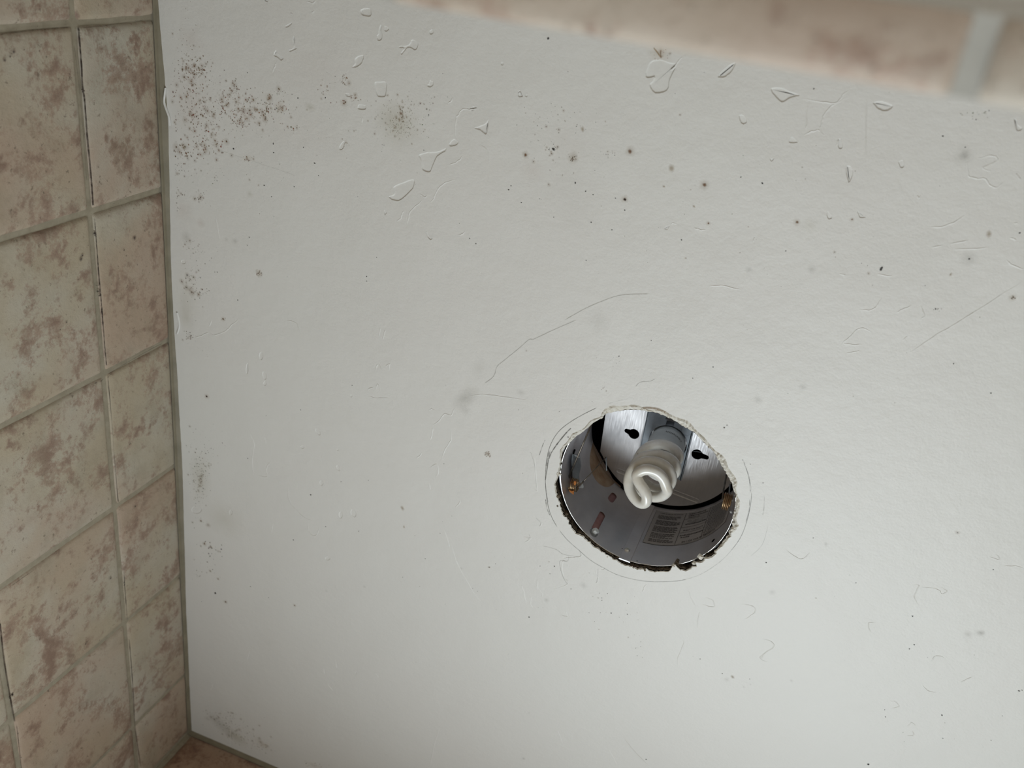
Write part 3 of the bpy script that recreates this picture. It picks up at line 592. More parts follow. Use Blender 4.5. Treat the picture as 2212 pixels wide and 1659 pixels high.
# pencil and scuff lines round the opening
Pn = Stains(f_ceil, 0.00020)
ring = [(590,120),(400,220),(260,330),(180,480),(152,680),(158,850),(185,1000),(240,1120),(330,1240),(440,1340),(540,1425),(650,1490),(760,1545),(900,1585),(1050,1605),(1250,1602),(1370,1580),(1480,1540),(1580,1480),(1670,1410),(1760,1310),(1820,1220),(1860,1120),(1892,1000),(1910,860),(1895,740),(1880,680),(1840,590)]
rp = smooth_loop([pz(*Z1(*q))[:2] for q in ring], 6, False)
segs = [(0, 44, 0.75, 0.2), (44, 96, 0.6, 0.5), (90, 120, 0.30, 0.5), (118, 146, 0.65, 0.4), (144, 162, 0.35, 0.95)]
for a, b, al, vary in segs: Pn.line(rp[a:b], 0.00036, (0.10, 0.095, 0.08), al, vary)
for pts, w, al, vary in [([(370,295),(330,335),(260,420),(205,500),(180,560)], 0.0008, 0.8, 0.6), ([(190,480),(172,560),(160,620)], 0.0016, 0.45, 0.8), ([(178,560),(160,680),(150,740)], 0.0006, 0.8, 0.5), ([(152,900),(165,980),(190,1040)], 0.0007, 0.7, 0.9),
    ([(150,760),(158,840),(175,930)], 0.0004, 0.6, 0.5), ([(150,395),(125,450),(98,530)], 0.0005, 0.6, 0.9), ([(1870,650),(1895,760),(1900,850)], 0.0006, 0.6, 0.95), ([(1895,900),(1888,1000),(1860,1100)], 0.0006, 0.55, 0.9),
    ([(1830,560),(1850,600),(1880,690)], 0.0006, 0.6, 0.9), ([(2020,870),(2015,980),(2005,1040)], 0.0004, 0.4, 0.8), ([(860,45),(780,60),(680,90)], 0.0003, 0.2, 0.6), ([(1900,1390),(2000,1290),(2050,1130)], 0.0003, 0.25, 0.6),
    ([(130,1300),(240,1330),(300,1370),(380,1385),(450,1388),(440,1330)], 0.00025, 0.5, 0.4), ([(350,1390),(340,1430),(280,1425),(275,1470),(300,1560),(340,1630)], 0.00025, 0.5, 0.3), ([(600,1490),(598,1560),(585,1620)], 0.00025, 0.4, 0.3),
    ([(25,500),(60,620),(75,810)], 0.00022, 0.35, 0.3), ([(0,1240),(20,1225),(10,1200)], 0.00022, 0.4, 0.3), ([(70,1060),(110,1105),(100,1130)], 0.00022, 0.4, 0.3)]:
    Pn.line(smooth_loop([pz(*Z1(*q))[:2] for q in pts], 6, False), w, (0.09, 0.085, 0.075), al, vary)
Pn.line(smooth_loop([pz(*C3(*q))[:2] for q in [(2330,345),(2200,402),(2130,435),(2085,455),(2060,458),(2000,510),(1920,575),(1880,610),(1860,665),(1810,705)]], 6, False), 0.00035, (0.22, 0.20, 0.17), 0.55, 0.4)
Pn.line(smooth_loop([pz(*C2(*q))[:2] for q in [(235,1248),(320,1200),(400,1165),(480,1140),(600,1135)]], 6, False), 0.00035, (0.24, 0.22, 0.18), 0.55, 0.4)
Pn.line(smooth_loop([pz(*C2(*q))[:2] for q in [(540,1530),(560,1512),(600,1508),(622,1498)]], 5, False), 0.00025, (0.2, 0.19, 0.17), 0.6, 0.3)
Pn.line(smooth_loop([pz(*C1(*q))[:2] for q in [(380,890),(560,950),(800,1030),(850,1050)]], 6, False), 0.00035, GRY, 0.15, 0.4)
for pts in [[(965,130),(1010,122),(1070,125),(1130,140),(1190,175)]]:     # brown tide line on top of the hole
    Pn.line(smooth_loop([pz(*Z1(*q))[:2] for q in pts], 6, False), 0.0015, (0.26, 0.17, 0.09), 0.75, 0.3)
for x, y, r, al in [(1700,270,1.8,.9),(1677,292,2.4,.95),(1900,603,1.2,.6),(550,68,1.2,.5),(270,155,1.4,.6),(480,135,.9,.5),(228,1475,1.8,.8),(105,1472,1.6,.7),(2035,1443,1.8,.8),(2008,762,2.2,.4),(870,460,.8,.3),(345,372,2.2,.6),(1745,915,2.5,.5),(1770,870,3.5,.7),(1775,980,2.5,.6),(1760,1095,4.5,.55),(1730,1150,5,.5)]:
    p = pz(*Z1(x, y)); Pn.blob(p[0], p[1], r * MM, (0.05, 0.035, 0.022), al, 0.5, 8, rough=0.35)
Pn.build('pencil_line', ceil, kind='stuff', label='thin dark pencil and trim marks circling the light opening')

# ------------------------------------------------------------------ WALLS (structure)
def struct_box(name, *b, mat=M_PLASTER): 
    v, f = box(*b); return obj(name, v, f, mat, kind='structure')
G = 0.0024                          # tiles stand this proud of the grout
wl = struct_box('wall_left', -0.12, -G, -2.8, 0.12, 0.0, H + 0.15, mat=M_GROUT)
# back wall with a window opening at its right part
wx0, wx1, wz0, wz1 = 0.45, 0.99, 1.10, 1.86
v, f = join([box(-G, wx0, G, 0.12, 0, H + 0.15), box(wx1, 1.82, G, 0.12, 0, H + 0.15), box(wx0, wx1, G, 0.12, 0, wz0), box(wx0, wx1, G, 0.12, wz1, H + 0.15)])
wb = obj('wall_back', v, f, M_GROUT, kind='structure')
struct_box('wall_right', 1.70, 1.82, -2.8, G, 0.0, H + 0.15, mat=M_PLASTER)
struct_box('floor', -0.12, 1.82, -2.8, 0.12, -0.1, 0.0, mat=M_FLOOR)
z_h = CAM[2] + 0.262; y_h = CAM[1] + 0.0278
hd = struct_box('wall_header', 0.0, 1.70, y_h - 0.125, y_h - 0.004, z_h + 0.003, H - 0.001, mat=M_PLASTER)

TV = {}
def tile_mesh(w, hgt, key, mat, prof=0.0070, thick=None):
    k = (round(w, 3), round(hgt, 3), key, mat.name)
    if k in TV: return TV[k]
    th = G + 0.0006 if thick is None else thick; r = random.Random(str(k)); loop = []
    for (a, b, nseg) in (((-1,-1),(1,-1),7), ((1,-1),(1,1),7), ((1,1),(-1,1),7), ((-1,1),(-1,-1),7)):
        ln = w if a[1] == b[1] else hgt; q = min(0.0022 / ln, 0.2)
        for i, t in enumerate([0, q] + list(np.linspace(0, 1, nseg + 1)[1:-1]) + [1 - q]):
            x = a[0] + (b[0]-a[0])*t; y = a[1] + (b[1]-a[1])*t
            cr = 0.0007 if i == 0 else 0.0
            loop.append(((w/2 - cr) * x + r.uniform(-.0004, .0004), (hgt/2 - cr) * y + r.uniform(-.0004, .0004)))
    P = np.array(loop); n = len(P); V = []; 
    for d_, z in ((0, 0), (prof*0.22, th*0.62), (prof*0.6, th*0.90), (prof*1.3, th), (prof*2.4, th)):
        Q = P * np.array([1 - 2*d_/w, 1 - 2*d_/hgt]); V += [(q[0], q[1], z - th) for q in Q]
    V.append((0, 0, 0.0))
    F = [(j*n+i, j*n+(i+1) % n, (j+1)*n+(i+1) % n, (j+1)*n+i) for j in range(4) for i in range(n)]
    F += [(4*n+i, 4*n+(i+1) % n, 5*n) for i in range(n)]
    me = bpy.data.meshes.new('tile'); me.from_pydata(V, [], F); me.materials.append(mat)
    me.polygons.foreach_set('use_smooth', [True]*len(F)); me.update(); TV[k] = me
    return me
def put_tile(name, me, parent, c, ux, uy):
    o = bpy.data.objects.new(name, me); COL.objects.link(o); o.parent = parent
    ux = Vector(ux); uy = Vector(uy); n = ux.cross(uy)
    m = Matrix((ux, uy, n)).transposed().to_4x4(); m.translation = Vector(c)
    o.matrix_world = m; return o
# left wall: square tiles, a cut course at the top
J = 0.0052
vj = [0.0036, 0.0985] + [0.0985 + 0.1572*k for k in range(1, 8)]
yj = [0.004, 0.1045] + [0.1045 + 0.1593*k for k in range(1, 11)]
yj[2] = 0.266; yj[3] = 0.4225; yj[4] = 0.580; yj[5] = 0.742; yj[6] = 0.901
for r_ in range(len(vj) - 1):
    for c_ in range(len(yj) - 1):
        a, b = yj[c_] + (J/2 if c_ else 0), yj[c_+1] - J/2
        t, u = vj[r_] + (J/2 if r_ else 0), vj[r_+1] - J/2
        me = tile_mesh(b - a, u - t, rnd.randrange(4), M_TILE)
        put_tile('tile', me, wl, (rnd.uniform(0, .0006), -(a+b)/2, H - (t+u)/2), (0, -1, 0), (0, 0, -1) if False else (0, 0, 1) ) if False else put_tile('tile', me, wl, (rnd.uniform(0, .0006), -(a+b)/2, H - (t+u)/2), (0, 1, 0), (0, 0, 1))
# back wall: brown tile colour with the wall's shade worked in
M_TILE_BROWN = mat_tile('brown_stone_tile', (0.36, 0.255, 0.18), (0.30, 0.19, 0.125), (0.40, 0.30, 0.22), (0.20, 0.105, 0.065))
xj = [0.004, 0.175, 0.334, 0.493, 0.652, 0.811, 0.970, 1.129, 1.288, 1.447, 1.606, 1.698]
for r_ in range(3):
    for c_ in range(len(xj) - 1):
        a, b = xj[c_] + (J/2 if c_ else 0), xj[c_+1] - J/2; t, u = vj[r_] + (J/2 if r_ else 0), vj[r_+1] - J/2
        me = tile_mesh(b - a, u - t, rnd.randrange(4), M_TILE_BROWN)
        put_tile('tile', me, wb, ((a+b)/2, 0.0, H - (t+u)/2), (1, 0, 0), (0, 0, 1))
# window in the back wall (outside the photograph, the place the daylight comes from)
def frame_ring(x0, x1, z0, z1, w, y0, y1):
    return join([box(x0, x1, y0, y1, z0, z0+w), box(x0, x1, y0, y1, z1-w, z1), box(x0, x0+w, y0, y1, z0+w, z1-w), box(x1-w, x1, y0, y1, z0+w, z1-w)])
v, f = frame_ring(wx0 + .002, wx1 - .002, wz0 + .002, wz1 - .002, 0.035, 0.06, 0.10); obj('window_1', v, f, M_PLASTER, kind='structure')

# caulk beads along the ceiling
def bead(name, parent, along, s0, s1, wid, wob, edge=None):
    n_ = 160; V = []; prev = [rnd.uniform(-1, 1) for _ in range(40)]
    for i in range(n_ + 1):
        s = s0 + (s1 - s0) * i / n_
        wv = wob * (math.sin(s*19) * 0.5 + math.sin(s*47 + 1) * 0.3 + 0.35 * rnd.uniform(-1, 1))
        w = max(0.0011, (wid if edge is None else float(np.interp(s, edge[0], edge[1]))) + wv)
        prof = [(0.0, 0.0052), (0.0004, 0.0046), (0.0008, 0.0026), (0.0011, 0.0014), (w, 0.00025), (w + 0.0002, -0.0002)]
        for a, b in prof: V.append(along(s, a, b))
    k = 6; F = [(i*k+j, i*k+j+1, (i+1)*k+j+1, (i+1)*k+j) for i in range(n_) for j in range(k-1)]
    return obj(name, V, F, M_CAULK, parent, True)
bead('caulk_bead', wl, lambda s, a, b: (a, -s, H - b), 0.0, 0.99, 0.0040, 0.0005, ([0.0, .09, .20, .363, .44, .54, .583, .67, .745, .81, .863, .916], [.0012, .0013, .0018, .0044, .0052, .0043, .0034, .0024, .0050, .0066, .0046, .0018]))
bead('caulk_bead', wb, lambda s, a, b: (s, -a, H - b), 0.0, 1.65, 0.0022, 0.0003)
# curl of peeled caulk near the top of the picture
cp = [pz(*q, -0.002) for q in [(356,190),(354,205),(353,222),(358,238),(364,255),(366,272)]]
cp = smooth_loop(cp, 4, False); V = []
for i, p in enumerate(cp):
    w = 0.0008 * math.sin(math.pi * (i + .5) / len(cp)) + 0.0002
    V += [(p[0] - w, p[1], p[2] + 0.0014), (p[0] + w * 0.3, p[1], p[2] - 0.0006), (p[0] + w, p[1], p[2] + 0.0016)]
obj('peeled_strip', V, [(i*3+k, i*3+k+1, i*3+k+4, i*3+k+3) for i in range(len(cp)-1) for k in (0, 1)], M_CEIL, ceil, True, label='curled flake of white paint on the caulk line')
cp = smooth_loop([pz(*q, -0.001) for q in [(381,675),(384,690),(386,705),(381,722)]], 4, False); V = []
for i, p in enumerate(cp): V += [(p[0] - .0006, p[1], p[2] + .0008), (p[0], p[1], p[2] - .0004), (p[0] + .0012, p[1], p[2] + .0009)]
obj('peeled_strip', V, [(i*3+k, i*3+k+1, i*3+k+4, i*3+k+3) for i in range(len(cp)-1) for k in (0, 1)], M_CEIL, ceil, True)

# dark mould line in the grout and small pits on the left wall
WS = Stains(f_left, 0.0)
WS.frame = lambda u, v, e: (e - 0.0007, u, v)
def lw(px, py): p = on_plane(px, py, 0, -0.0007); return (p[1], p[2])
def wline(pts, w, col, a, vary):
    w *= 1.45; WS.line(smooth_loop([lw(*q) for q in pts], 10, False), w, col, a, vary)
DK = (0.035, 0.022, 0.018)
wline([(169,58),(172,90),(176,140),(178,185),(184,225),(188,290),(193,340),(198,395),(201,445)], 0.0011, DK, 0.95, 0.55)
wline([(206,470),(208,510),(211,550),(214,600),(219,645),(222,690),(226,735),(231,790)], 0.0010, DK, 0.9, 0.6)
wline([(234,812),(238,860),(244,920),(248,980),(252,1030),(256,1085)], 0.0010, DK, 0.9, 0.5)
wline([(258,1105),(262,1150),(267,1200),(270,1270),(275,1340)], 0.0007, DK, 0.75, 0.7)
wline([(279,1380),(284,1440),(288,1500),(291,1560),(297,1610),(305,1659),(310,1690)], 0.0007, DK, 0.75, 0.6)
wline([(0,1345),(8,1420),(20,1495),(32,1560)], 0.0009, DK, 0.9, 0.5)
wline([(36,1565),(44,1640),(50,1690)], 0.0005, DK, 0.6, 0.6)
wline([(160,95),(170,180),(180,290),(187,390)], 0.0004, (.10,.07,.05), 0.5, 0.8)
wline([(0,74),(60,66),(110,62),(150,59)], 0.0006, (.08,.055,.035), 0.7, 0.7)
wline([(172,60),(220,56),(262,50),(310,44)], 0.0005, (.08,.055,.035), 0.5, 0.8)
wline([(0,962),(60,925),(120,890),(200,838),(224,818)], 0.0005, (.07,.05,.035), 0.6, 0.5)
wline([(234,808),(280,780),(330,752),(350,742)], 0.0005, (.07,.05,.035), 0.6, 0.6)
wline([(0,1286),(40,1255),(80,1228)], 0.0006, (.07,.05,.035), 0.6, 0.7)
for x, y, r in [(215,628,4),(218,636,5),(222,668,6),(221,675,5),(212,612,3),(178,195,3),(205,505,4),(270,1262,4),(232,612,2),(25,1500,5)]:
    u, v = lw(x, y)
    for _ in range(6): WS.blob(u + rnd.gauss(0, 1) * .0012, v + rnd.gauss(0, 1) * .0016, r * MM * rnd.uniform(.4, .9), DK, 0.7, 0.6, 7)
for a_ in range(900):               # speckles of dirt in the grout joints
    if rnd.random() < 0.5: s_ = rnd.choice(yj[1:8]); u = -s_ + rnd.uniform(-J/2, J/2); v = H - rnd.uniform(0.02, 0.9)
    else: u = -rnd.uniform(0.0, 1.1); v = H - rnd.choice(vj[1:6]) + rnd.uniform(-J/2, J/2)
    WS.blob(u, v, rnd.uniform(0.3, 1.2) * 0.0005, (.08, .065, .045), rnd.uniform(.2, .6), 0.5, 6)
WS.build('grout_stains', wl, kind='stuff', label='dark mould lines along the grout joints')
TS = Stains(f_left); TS.frame = lambda u, v, e: (0.0014 + e, u, v)
def tw(px, py): p = on_plane(px, py, 0, 0.0014); return (p[1], p[2])
for x, y, r in [(291,514,6),(239,1249,5),(292,1094,4),(144,696,3),(130,712,2),(185,1391,3),(30,112,4),(22,122,3),(10,130,4),(52,107,2),(85,110,2),(317,673,1.5),(220,978,1.2),(203,950,1.2),(268,540,3),(175,560,5),(178,552,4)]:
    u, v = tw(x, y); TS.blob(u, v, r * 1.25 * MM, (.10, .06, .045), 0.5, 0.6, 9); TS.blob(u, v, r * .6 * MM, (.05, .035, .03), 0.7, 0.5, 7)
TS.build('tile_spots', wl, kind='stuff', label='small dark mildew dots on the wall tiles')

# header: slim trim tiles along its lower inner edge, wall tiles above them on the inner face
tw_, tl_ = 0.0195, 0.1535
hs = z_h
def trim_tile(x0, x1):
    n_ = 10; V = []; prof = []
    for k in range(9):
        a = math.pi * k / 8; prof.append((y_h - tw_/2 - math.cos(a) * tw_/2 * -1, -math.sin(a) ** 0.7 * 0.0035))
    ends = [(0.0, 0.35), (0.0012, 0.85), (0.004, 1.0)]
    xs = [(x0 + e, k) for e, k in ends] + [(x0 + (x1-x0) * t, 1.0) for t in (0.25, 0.5, 0.75)] + [(x1 - e, k) for e, k in ends[::-1]]
    for x, k in xs:
        for y, z in prof:
            V.append((x, y_h - tw_/2 + (y - (y_h - tw_/2)) * (0.93 + 0.07 * k), hs + 0.0005 + z * k))
    m_ = len(prof); F = [(i*m_+j, i*m_+j+1, (i+1)*m_+j+1, (i+1)*m_+j) for i in range(len(xs)-1) for j in range(m_-1)]
    F += [tuple(range(m_)), tuple((len(xs)-1)*m_ + j for j in range(m_))]
    return V, F
xg = CAM[0] + 0.0236
for k in range(-4, 7):
    a = max(xg + 0.0033 + k * (tl_ + 0.0066), 0.001); b = min(xg + 0.0033 + k * (tl_ + 0.0066) + tl_, 1.698)
    if b - a < 0.02: continue
    v, f = trim_tile(a, b); me = obj('trim_tile', v, f, M_TILE_TRIM, hd, True)
v, f = box(0.0, 1.70, y_h - tw_ - 0.0002, y_h - 0.0004, z_h, z_h + 0.003); obj('trim_bed', v, f, mat_noise('pale_grout', (0.44, 0.43, 0.39), (0.50, 0.49, 0.45), 60, 0.8), hd)
for c_ in range(10):
    for r_ in range(3):
        me = tile_mesh(0.154, 0.152, rnd.randrange(3), M_TILE)
        put_tile('tile', me, hd, (0.085 + c_*0.159, y_h - 0.0012, z_h + 0.082 + r_*0.1572), (-1, 0, 0), (0, 0, 1))

# ------------------------------------------------------------------ RECESSED LIGHT
RL = empty('recessed_light', (CX, CY, H), 'open round recessed light can without trim in the white ceiling', 'ceiling light')
RC = 0.0822
def LP(p): return (p[0] - CX, p[1] - CY, p[2] - H)           # world -> light frame
def cyl(th, h, r=RC): return (r * math.cos(th), r * math.sin(th), h)
D2 = math.radians
def arcs(a0, a1, n): return np.linspace(a0, a1, n)
def stadium(x0, y0, x1, y1, r, n=7):
    a = math.atan2(y1-y0, x1-x0); P = [(x1 + r*math.cos(a+t), y1 + r*math.sin(a+t)) for t in np.linspace(-math.pi/2, math.pi/2, n)]
    return P + [(x0 + r*math.cos(a+t), y0 + r*math.sin(a+t)) for t in np.linspace(math.pi/2, 3*math.pi/2, n)]
# can wall, unrolled (arc length, height), with two slots and an arched opening
def wall_sheet():
    r = RC; A0, A1 = -math.pi * r * 1.0, math.pi * r
    h0, h1 = 0.006, 0.112; N_ = 120
    outer = [(A0 + (A1-A0)*i/N_, h0) for i in range(N_+1)] + [(A1 - (A1-A0)*i/N_, h1) for i in range(N_+1)]
    s1 = stadium(D2(120.4)*r, 0.0815, D2(119.8)*r, 0.0915, 0.0037)
    s2 = stadium(D2(120.6)*r, 0.0200, D2(120.8)*r, 0.0500, 0.0036)
    tan = [(160,113.5),(158.2,106),(155.5,97),(152,90),(147,85.5),(141,83.5),(135,85),(130.5,89),(127,95),(125,103),(123.5,113.5)]
    arch = smooth_loop([(D2(a)*r, h/1000) for a, h in tan], 3, False)
    arch = [tuple(p) for p in arch if p[1] < 0.1119]; arch = [(arch[0][0], 0.1119)] + arch + [(arch[-1][0], 0.1119)]
    sc = stadium(D2(31.3)*r, 0.0225, D2(31.3)*r, 0.0232, 0.0021)
    gx, gy = np.meshgrid(np.linspace(A0, A1, 121)[1:-1], np.linspace(h0, h1, 14)[1:-1]); g = np.stack([gx.ravel(), gy.ravel()], 1)
    V, F = cdt(outer, [s1, s2, arch, sc], g)
    return [cyl(v[0]/r, v[1]) for v in V], F
V, F = wall_sheet(); obj('can_wall', V, F, M_ALU, RL, True)
def patch(a0, a1, h0, h1, r, n=16, m=2):
    V = [cyl(D2(a), h, r) for h in np.linspace(h0, h1, m) for a in np.linspace(a0, a1, n)]
    return V, [(j*n+i, j*n+i+1, (j+1)*n+i+1, (j+1)*n+i) for j in range(m-1) for i in range(n-1)]
v, f = patch(115, 125, 0.070, 0.100, RC + 0.002); obj('slot_backing', v, f, M_PINK, RL, True)
v, f = patch(115, 125, 0.010, 0.060, RC + 0.002); obj('slot_backing', v, f, M_PINK, RL, True)
v, f = patch(118, 166, 0.076, 0.118, RC + 0.0022, 24, 3); obj('backing_board', v, f, M_TAN, RL, True, label='tan board seen through the arched side opening')
# rims
v, f = tube([cyl(t, 0.0057, RC) for t in arcs(0, 2*math.pi, 97)[:-1]], 0.00055, 6, True); obj('can_rim', v, f, M_RIM, RL, True)
v, f = tube([cyl(t, 0.0095, RC + 0.0022) for t in arcs(0, 2*math.pi, 97)[:-1]], 0.0005, 6, True); obj('can_rim', v, f, M_ALU, RL, True)
# added black shell round and above the can, so its gaps read dark
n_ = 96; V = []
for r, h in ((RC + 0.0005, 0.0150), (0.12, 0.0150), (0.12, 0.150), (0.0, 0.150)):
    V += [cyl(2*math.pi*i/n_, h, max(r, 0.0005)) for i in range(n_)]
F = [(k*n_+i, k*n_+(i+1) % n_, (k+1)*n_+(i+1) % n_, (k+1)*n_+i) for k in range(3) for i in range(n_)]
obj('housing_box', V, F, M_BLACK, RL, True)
# red-orange insulation scraps in the gap
p = LP(pz(*Z1(895, 1468), 0.008))
v, f = tube([(p[0]-.005, p[1]-.001, .010), (p[0], p[1]+.0005, .0105), (p[0]+.006, p[1]+.001, .010)], [.0012, .0018, .001], 7); obj('insulation_scrap', v, f, mat_noise('red_insulation', (0.28, 0.05, 0.015), (0.12, 0.03, 0.02), 300, 0.9), RL, True)
# seam strap
v, f = patch(89.2, 96.9, 0.0025, 0.1105, RC - 0.0009, 5, 8)
e1, g1 = patch(96.9, 97.0, 0.0025, 0.1105, RC - 0.0005, 2, 8)
V = []; prof = [(97.15, RC), (96.95, RC - .0012), (93, RC - .0014), (89.35, RC - .0012), (89.15, RC)]
hs_ = np.linspace(0.0025, 0.1105, 12)
for h in hs_: V += [cyl(D2(a), h, r) for a, r in prof]
F = [(j*5+i, j*5+i+1, (j+1)*5+i+1, (j+1)*5+i) for j in range(11) for i in range(4)] + [(0, 1, 2, 3, 4)]
strap = obj('seam_strap', V, F, M_ALU, RL, False)
def local_disc(th, h, rads, mat, name, parent, n=16, r0=RC, label=None):
    # small turned part sitting on the can wall: rads = [(radius, how far it stands off the wall)]
    c = np.array(cyl(th, h, r0)); nrm = -np.array([math.cos(th), math.sin(th), 0]); t = np.array([-math.sin(th), math.cos(th), 0]); z = np.array([0, 0, 1.0])
    V = []
    for r, o in rads:
        for i in range(n):
            a = 2*math.pi*i/n; V.append(c + nrm*o + r*(math.cos(a)*t + math.sin(a)*z))
    V.append(c + nrm*rads[-1][1]); F = [(k*n+i, k*n+(i+1) % n, (k+1)*n+(i+1) % n, (k+1)*n+i) for k in range(len(rads)-1) for i in range(n)]
    F += [((len(rads)-1)*n+i, (len(rads)-1)*n+(i+1) % n, len(rads)*n) for i in range(n)]
    kw = {'label': label} if label else {}
    return obj(name, V, F, mat, parent, False, **kw)
local_disc(D2(94.4), 0.019, [(.0030, .0012), (.0029, .0022), (.0023, .0030), (.0014, .0030), (.0012, .0018), (.0004, .0018)], M_RIM, 'rivet', strap)
local_disc(D2(120.1), 0.0160, [(.0046, .0), (.0046, .0012), (.0040, .0014)], M_GALV, 'washer', RL)
local_disc(D2(120.1), 0.0160, [(.0034, .0012), (.0034, .0042), (.0028, .0050)], M_SHINE, 'hex_screw', RL, 6)
local_disc(D2(31.3), 0.0228, [(.0021, -.0030), (.0012, -.0015), (.0006, -.0012)], M_RIM, 'screw_tip', RL)
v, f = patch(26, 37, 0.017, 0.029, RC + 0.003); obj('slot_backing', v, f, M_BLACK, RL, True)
local_disc(D2(96.9 + 1.0), 0.020, [(.0006, .0002), (.0003, .0002)], M_BLACK, 'pin_hole', RL, 8)
local_disc(D2(85.2), 0.0085, [(.0006, .0002), (.0003, .0002)], M_BLACK, 'pin_hole', RL, 8)

# warning label with printed lines
v, f = patch(21.5, 87.0, 0.0415, 0.1050, RC - 0.0003, 44, 3)
lab = obj('warning_label', v, f, M_LABEL, RL, True, label='grey warning label with dense small print on the can wall')
IV, IF = [], []
def ink(th0, th1, h0, h1, r=RC - 0.0005):
    n = max(2, int(abs(th1 - th0) / 2.0) + 2); v, f = patch(th0, th1, h0, h1, r, n, 2); o = len(IV); IV.extend(v); IF.extend([tuple(i + o for i in q) for q in f])
MMD = math.degrees(1 / RC) * 0.001                                # one millimetre of arc in degrees
rows = [(0.1005, 1)] + [(0.0958 - 0.00185*k, 0) for k in range(4)] + [(0.0860 - 0.00185*k, 0) for k in range(5)] + [(0.0745 - 0.00185*k, 0) for k in range(6)] + [(0.0612 - 0.00195*k, 0) for k in range(5)] + [(0.0500 - 0.0019*k, 0) for k in range(3)]
for h, b in rows:                                                # left column: unreadable small print as word-long dashes
    a = 84.0; end = 67.5 + rnd.choice([0, 0, 1, 3, 6])
    while a > end:
        w = rnd.uniform(0.8, 4.2) * MMD * 1.1; ink(a, max(a - w, end - 1), h, h + 0.0010); a -= w + 0.55 * MMD
ink(64.7, 64.35, 0.0425, 0.1040); ink(87.0, 86.8, 0.0415, 0.105); ink(86.9, 63.0, 0.0415, 0.0418)
for h in (0.0905, 0.0745, 0.0640): ink(64.3, 45.6, h, h + 0.0004)
ink(45.6, 45.2, 0.0425, 0.1040); ink(63.0, 21.5, 0.0425, 0.0428)
for h, a0, a1, hh in [(0.1000,62,49,.0028),(0.0960,62,47,.0026),(0.0925,62,54,.0018),(0.0790,62,46.5,.0032),(0.0832,60,50,.001),(0.0575,63,46.5,.0028),(0.0540,62,56,.002)]:
    a = a0
    while a > a1:
        w = rnd.uniform(0.5, 1.6) * MMD; ink(a, a - w, h, h + hh * rnd.uniform(.6, 1)); a -= w + 0.45 * MMD
for k in range(17):
    h = 0.1005 - 0.0033*k; a = 44.2; end = rnd.uniform(23.5, 26)
    while a > end:
        w = rnd.uniform(0.4, 1.5) * MMD; ink(a, a - w, h, h + 0.0019 * rnd.uniform(.6, 1)); a -= w + 0.5 * MMD
obj('label_print', IV, IF, M_INK, lab, False, kind='stuff')
def wrap_text(s, th, h, size, r, mat, name, parent, flip=False, bold=0.0):
    cu = bpy.data.curves.new('t', 'FONT'); cu.body = s; cu.size = size; cu.align_x = 'CENTER'; cu.align_y = 'CENTER'; cu.offset = bold; cu.resolution_u = 2
    o = bpy.data.objects.new('t', cu); COL.objects.link(o); bpy.context.view_layer.update()
    me = o.evaluated_get(bpy.context.evaluated_depsgraph_get()).to_mesh()
    V = []
    for v in me.vertices:
        x, y = (v.co.x, v.co.y); 
        if flip: x, y = -x, -y
        V.append((r * math.cos(D2(th) - x / RCC[0]), r * math.sin(D2(th) - x / RCC[0]), h + y))
    F = [tuple(p.vertices) for p in me.polygons]
    COL.objects.unlink(o); bpy.data.objects.remove(o)
    return obj(name, V, F, mat, parent)
RCC = [RC]
wrap_text('IN / OS WATT PROSS 30', 46.5, 0.0455, 0.0036, RC - 0.0006, M_INK, 'label_lettering', lab, bold=0.0001)
wrap_text('BUJAT 2 N WATT', 54.3, 0.0680, 0.0028, RC - 0.0006, M_INK, 'label_lettering', lab, bold=0.00008)
wrap_text('INC. LAMP TYPE', 54.3, 0.0862, 0.0028, RC - 0.0006, M_INK, 'label_lettering', lab)

# mounting plate (flat sided disc) with two keyholes and a pressed rib
ph = 0.115
def keyhole(x, y, r, x2, y2, r2):
    a = math.atan2(y2-y, x2-x); g = math.asin(min(.95, r2/r)) + .12; P = [(x + r*math.cos(a + t), y + r*math.sin(a + t)) for t in np.linspace(g, 2*math.pi - g, 22)]
    P += [(x2 + r2*math.cos(a + t), y2 + r2*math.sin(a + t)) for t in np.linspace(-math.pi/2, math.pi/2, 9)]
    return P
def plate(name, outer, holes, z, th, mat, parent, grid=0.006, label=None, dents=None):
    P = np.array(outer); mn, mx = P.min(0), P.max(0)
    gx, gy = np.meshgrid(np.arange(mn[0] + grid*.5, mx[0], grid), np.arange(mn[1] + grid*.5, mx[1], grid)); g = np.stack([gx.ravel(), gy.ravel()], 1)
    g = g[inside(outer, g[:, 0], g[:, 1])]
    for h_ in holes: g = g[~inside(h_, g[:, 0], g[:, 1])]
    V, F = cdt(outer, holes, g); V3 = [(v[0], v[1], z) for v in V]; F3 = [f if ((V[f[1]][0]-V[f[0]][0])*(V[f[2]][1]-V[f[0]][1]) - (V[f[1]][1]-V[f[0]][1])*(V[f[2]][0]-V[f[0]][0])) < 0 else f[::-1] for f in F]
    for lp in [outer] + list(holes):
        o = len(V3); n = len(lp); V3 += [(p[0], p[1], z) for p in lp] + [(p[0], p[1], z + th) for p in lp]
        F3 += [(o+i, o+(i+1) % n, o+n+(i+1) % n, o+n+i) for i in range(n)]
    o = len(V3); V3 += [(v[0], v[1], z + th) for v in V]; F3 += [tuple(i + o for i in f) for f in F]
    kw = {'label': label} if label else {}
    return obj(name, V3, F3, mat, parent, False, **kw)
out = []
fl = [(-0.0700, -0.0260), (-0.0685, 0.0330)]
for t in np.linspace(-155, 148, 80): out.append((0.0758*math.cos(D2(t)), 0.0758*math.sin(D2(t)) + 0.0035))
out = out + [(-0.0683, 0.0385), (-0.0700, -0.004)]
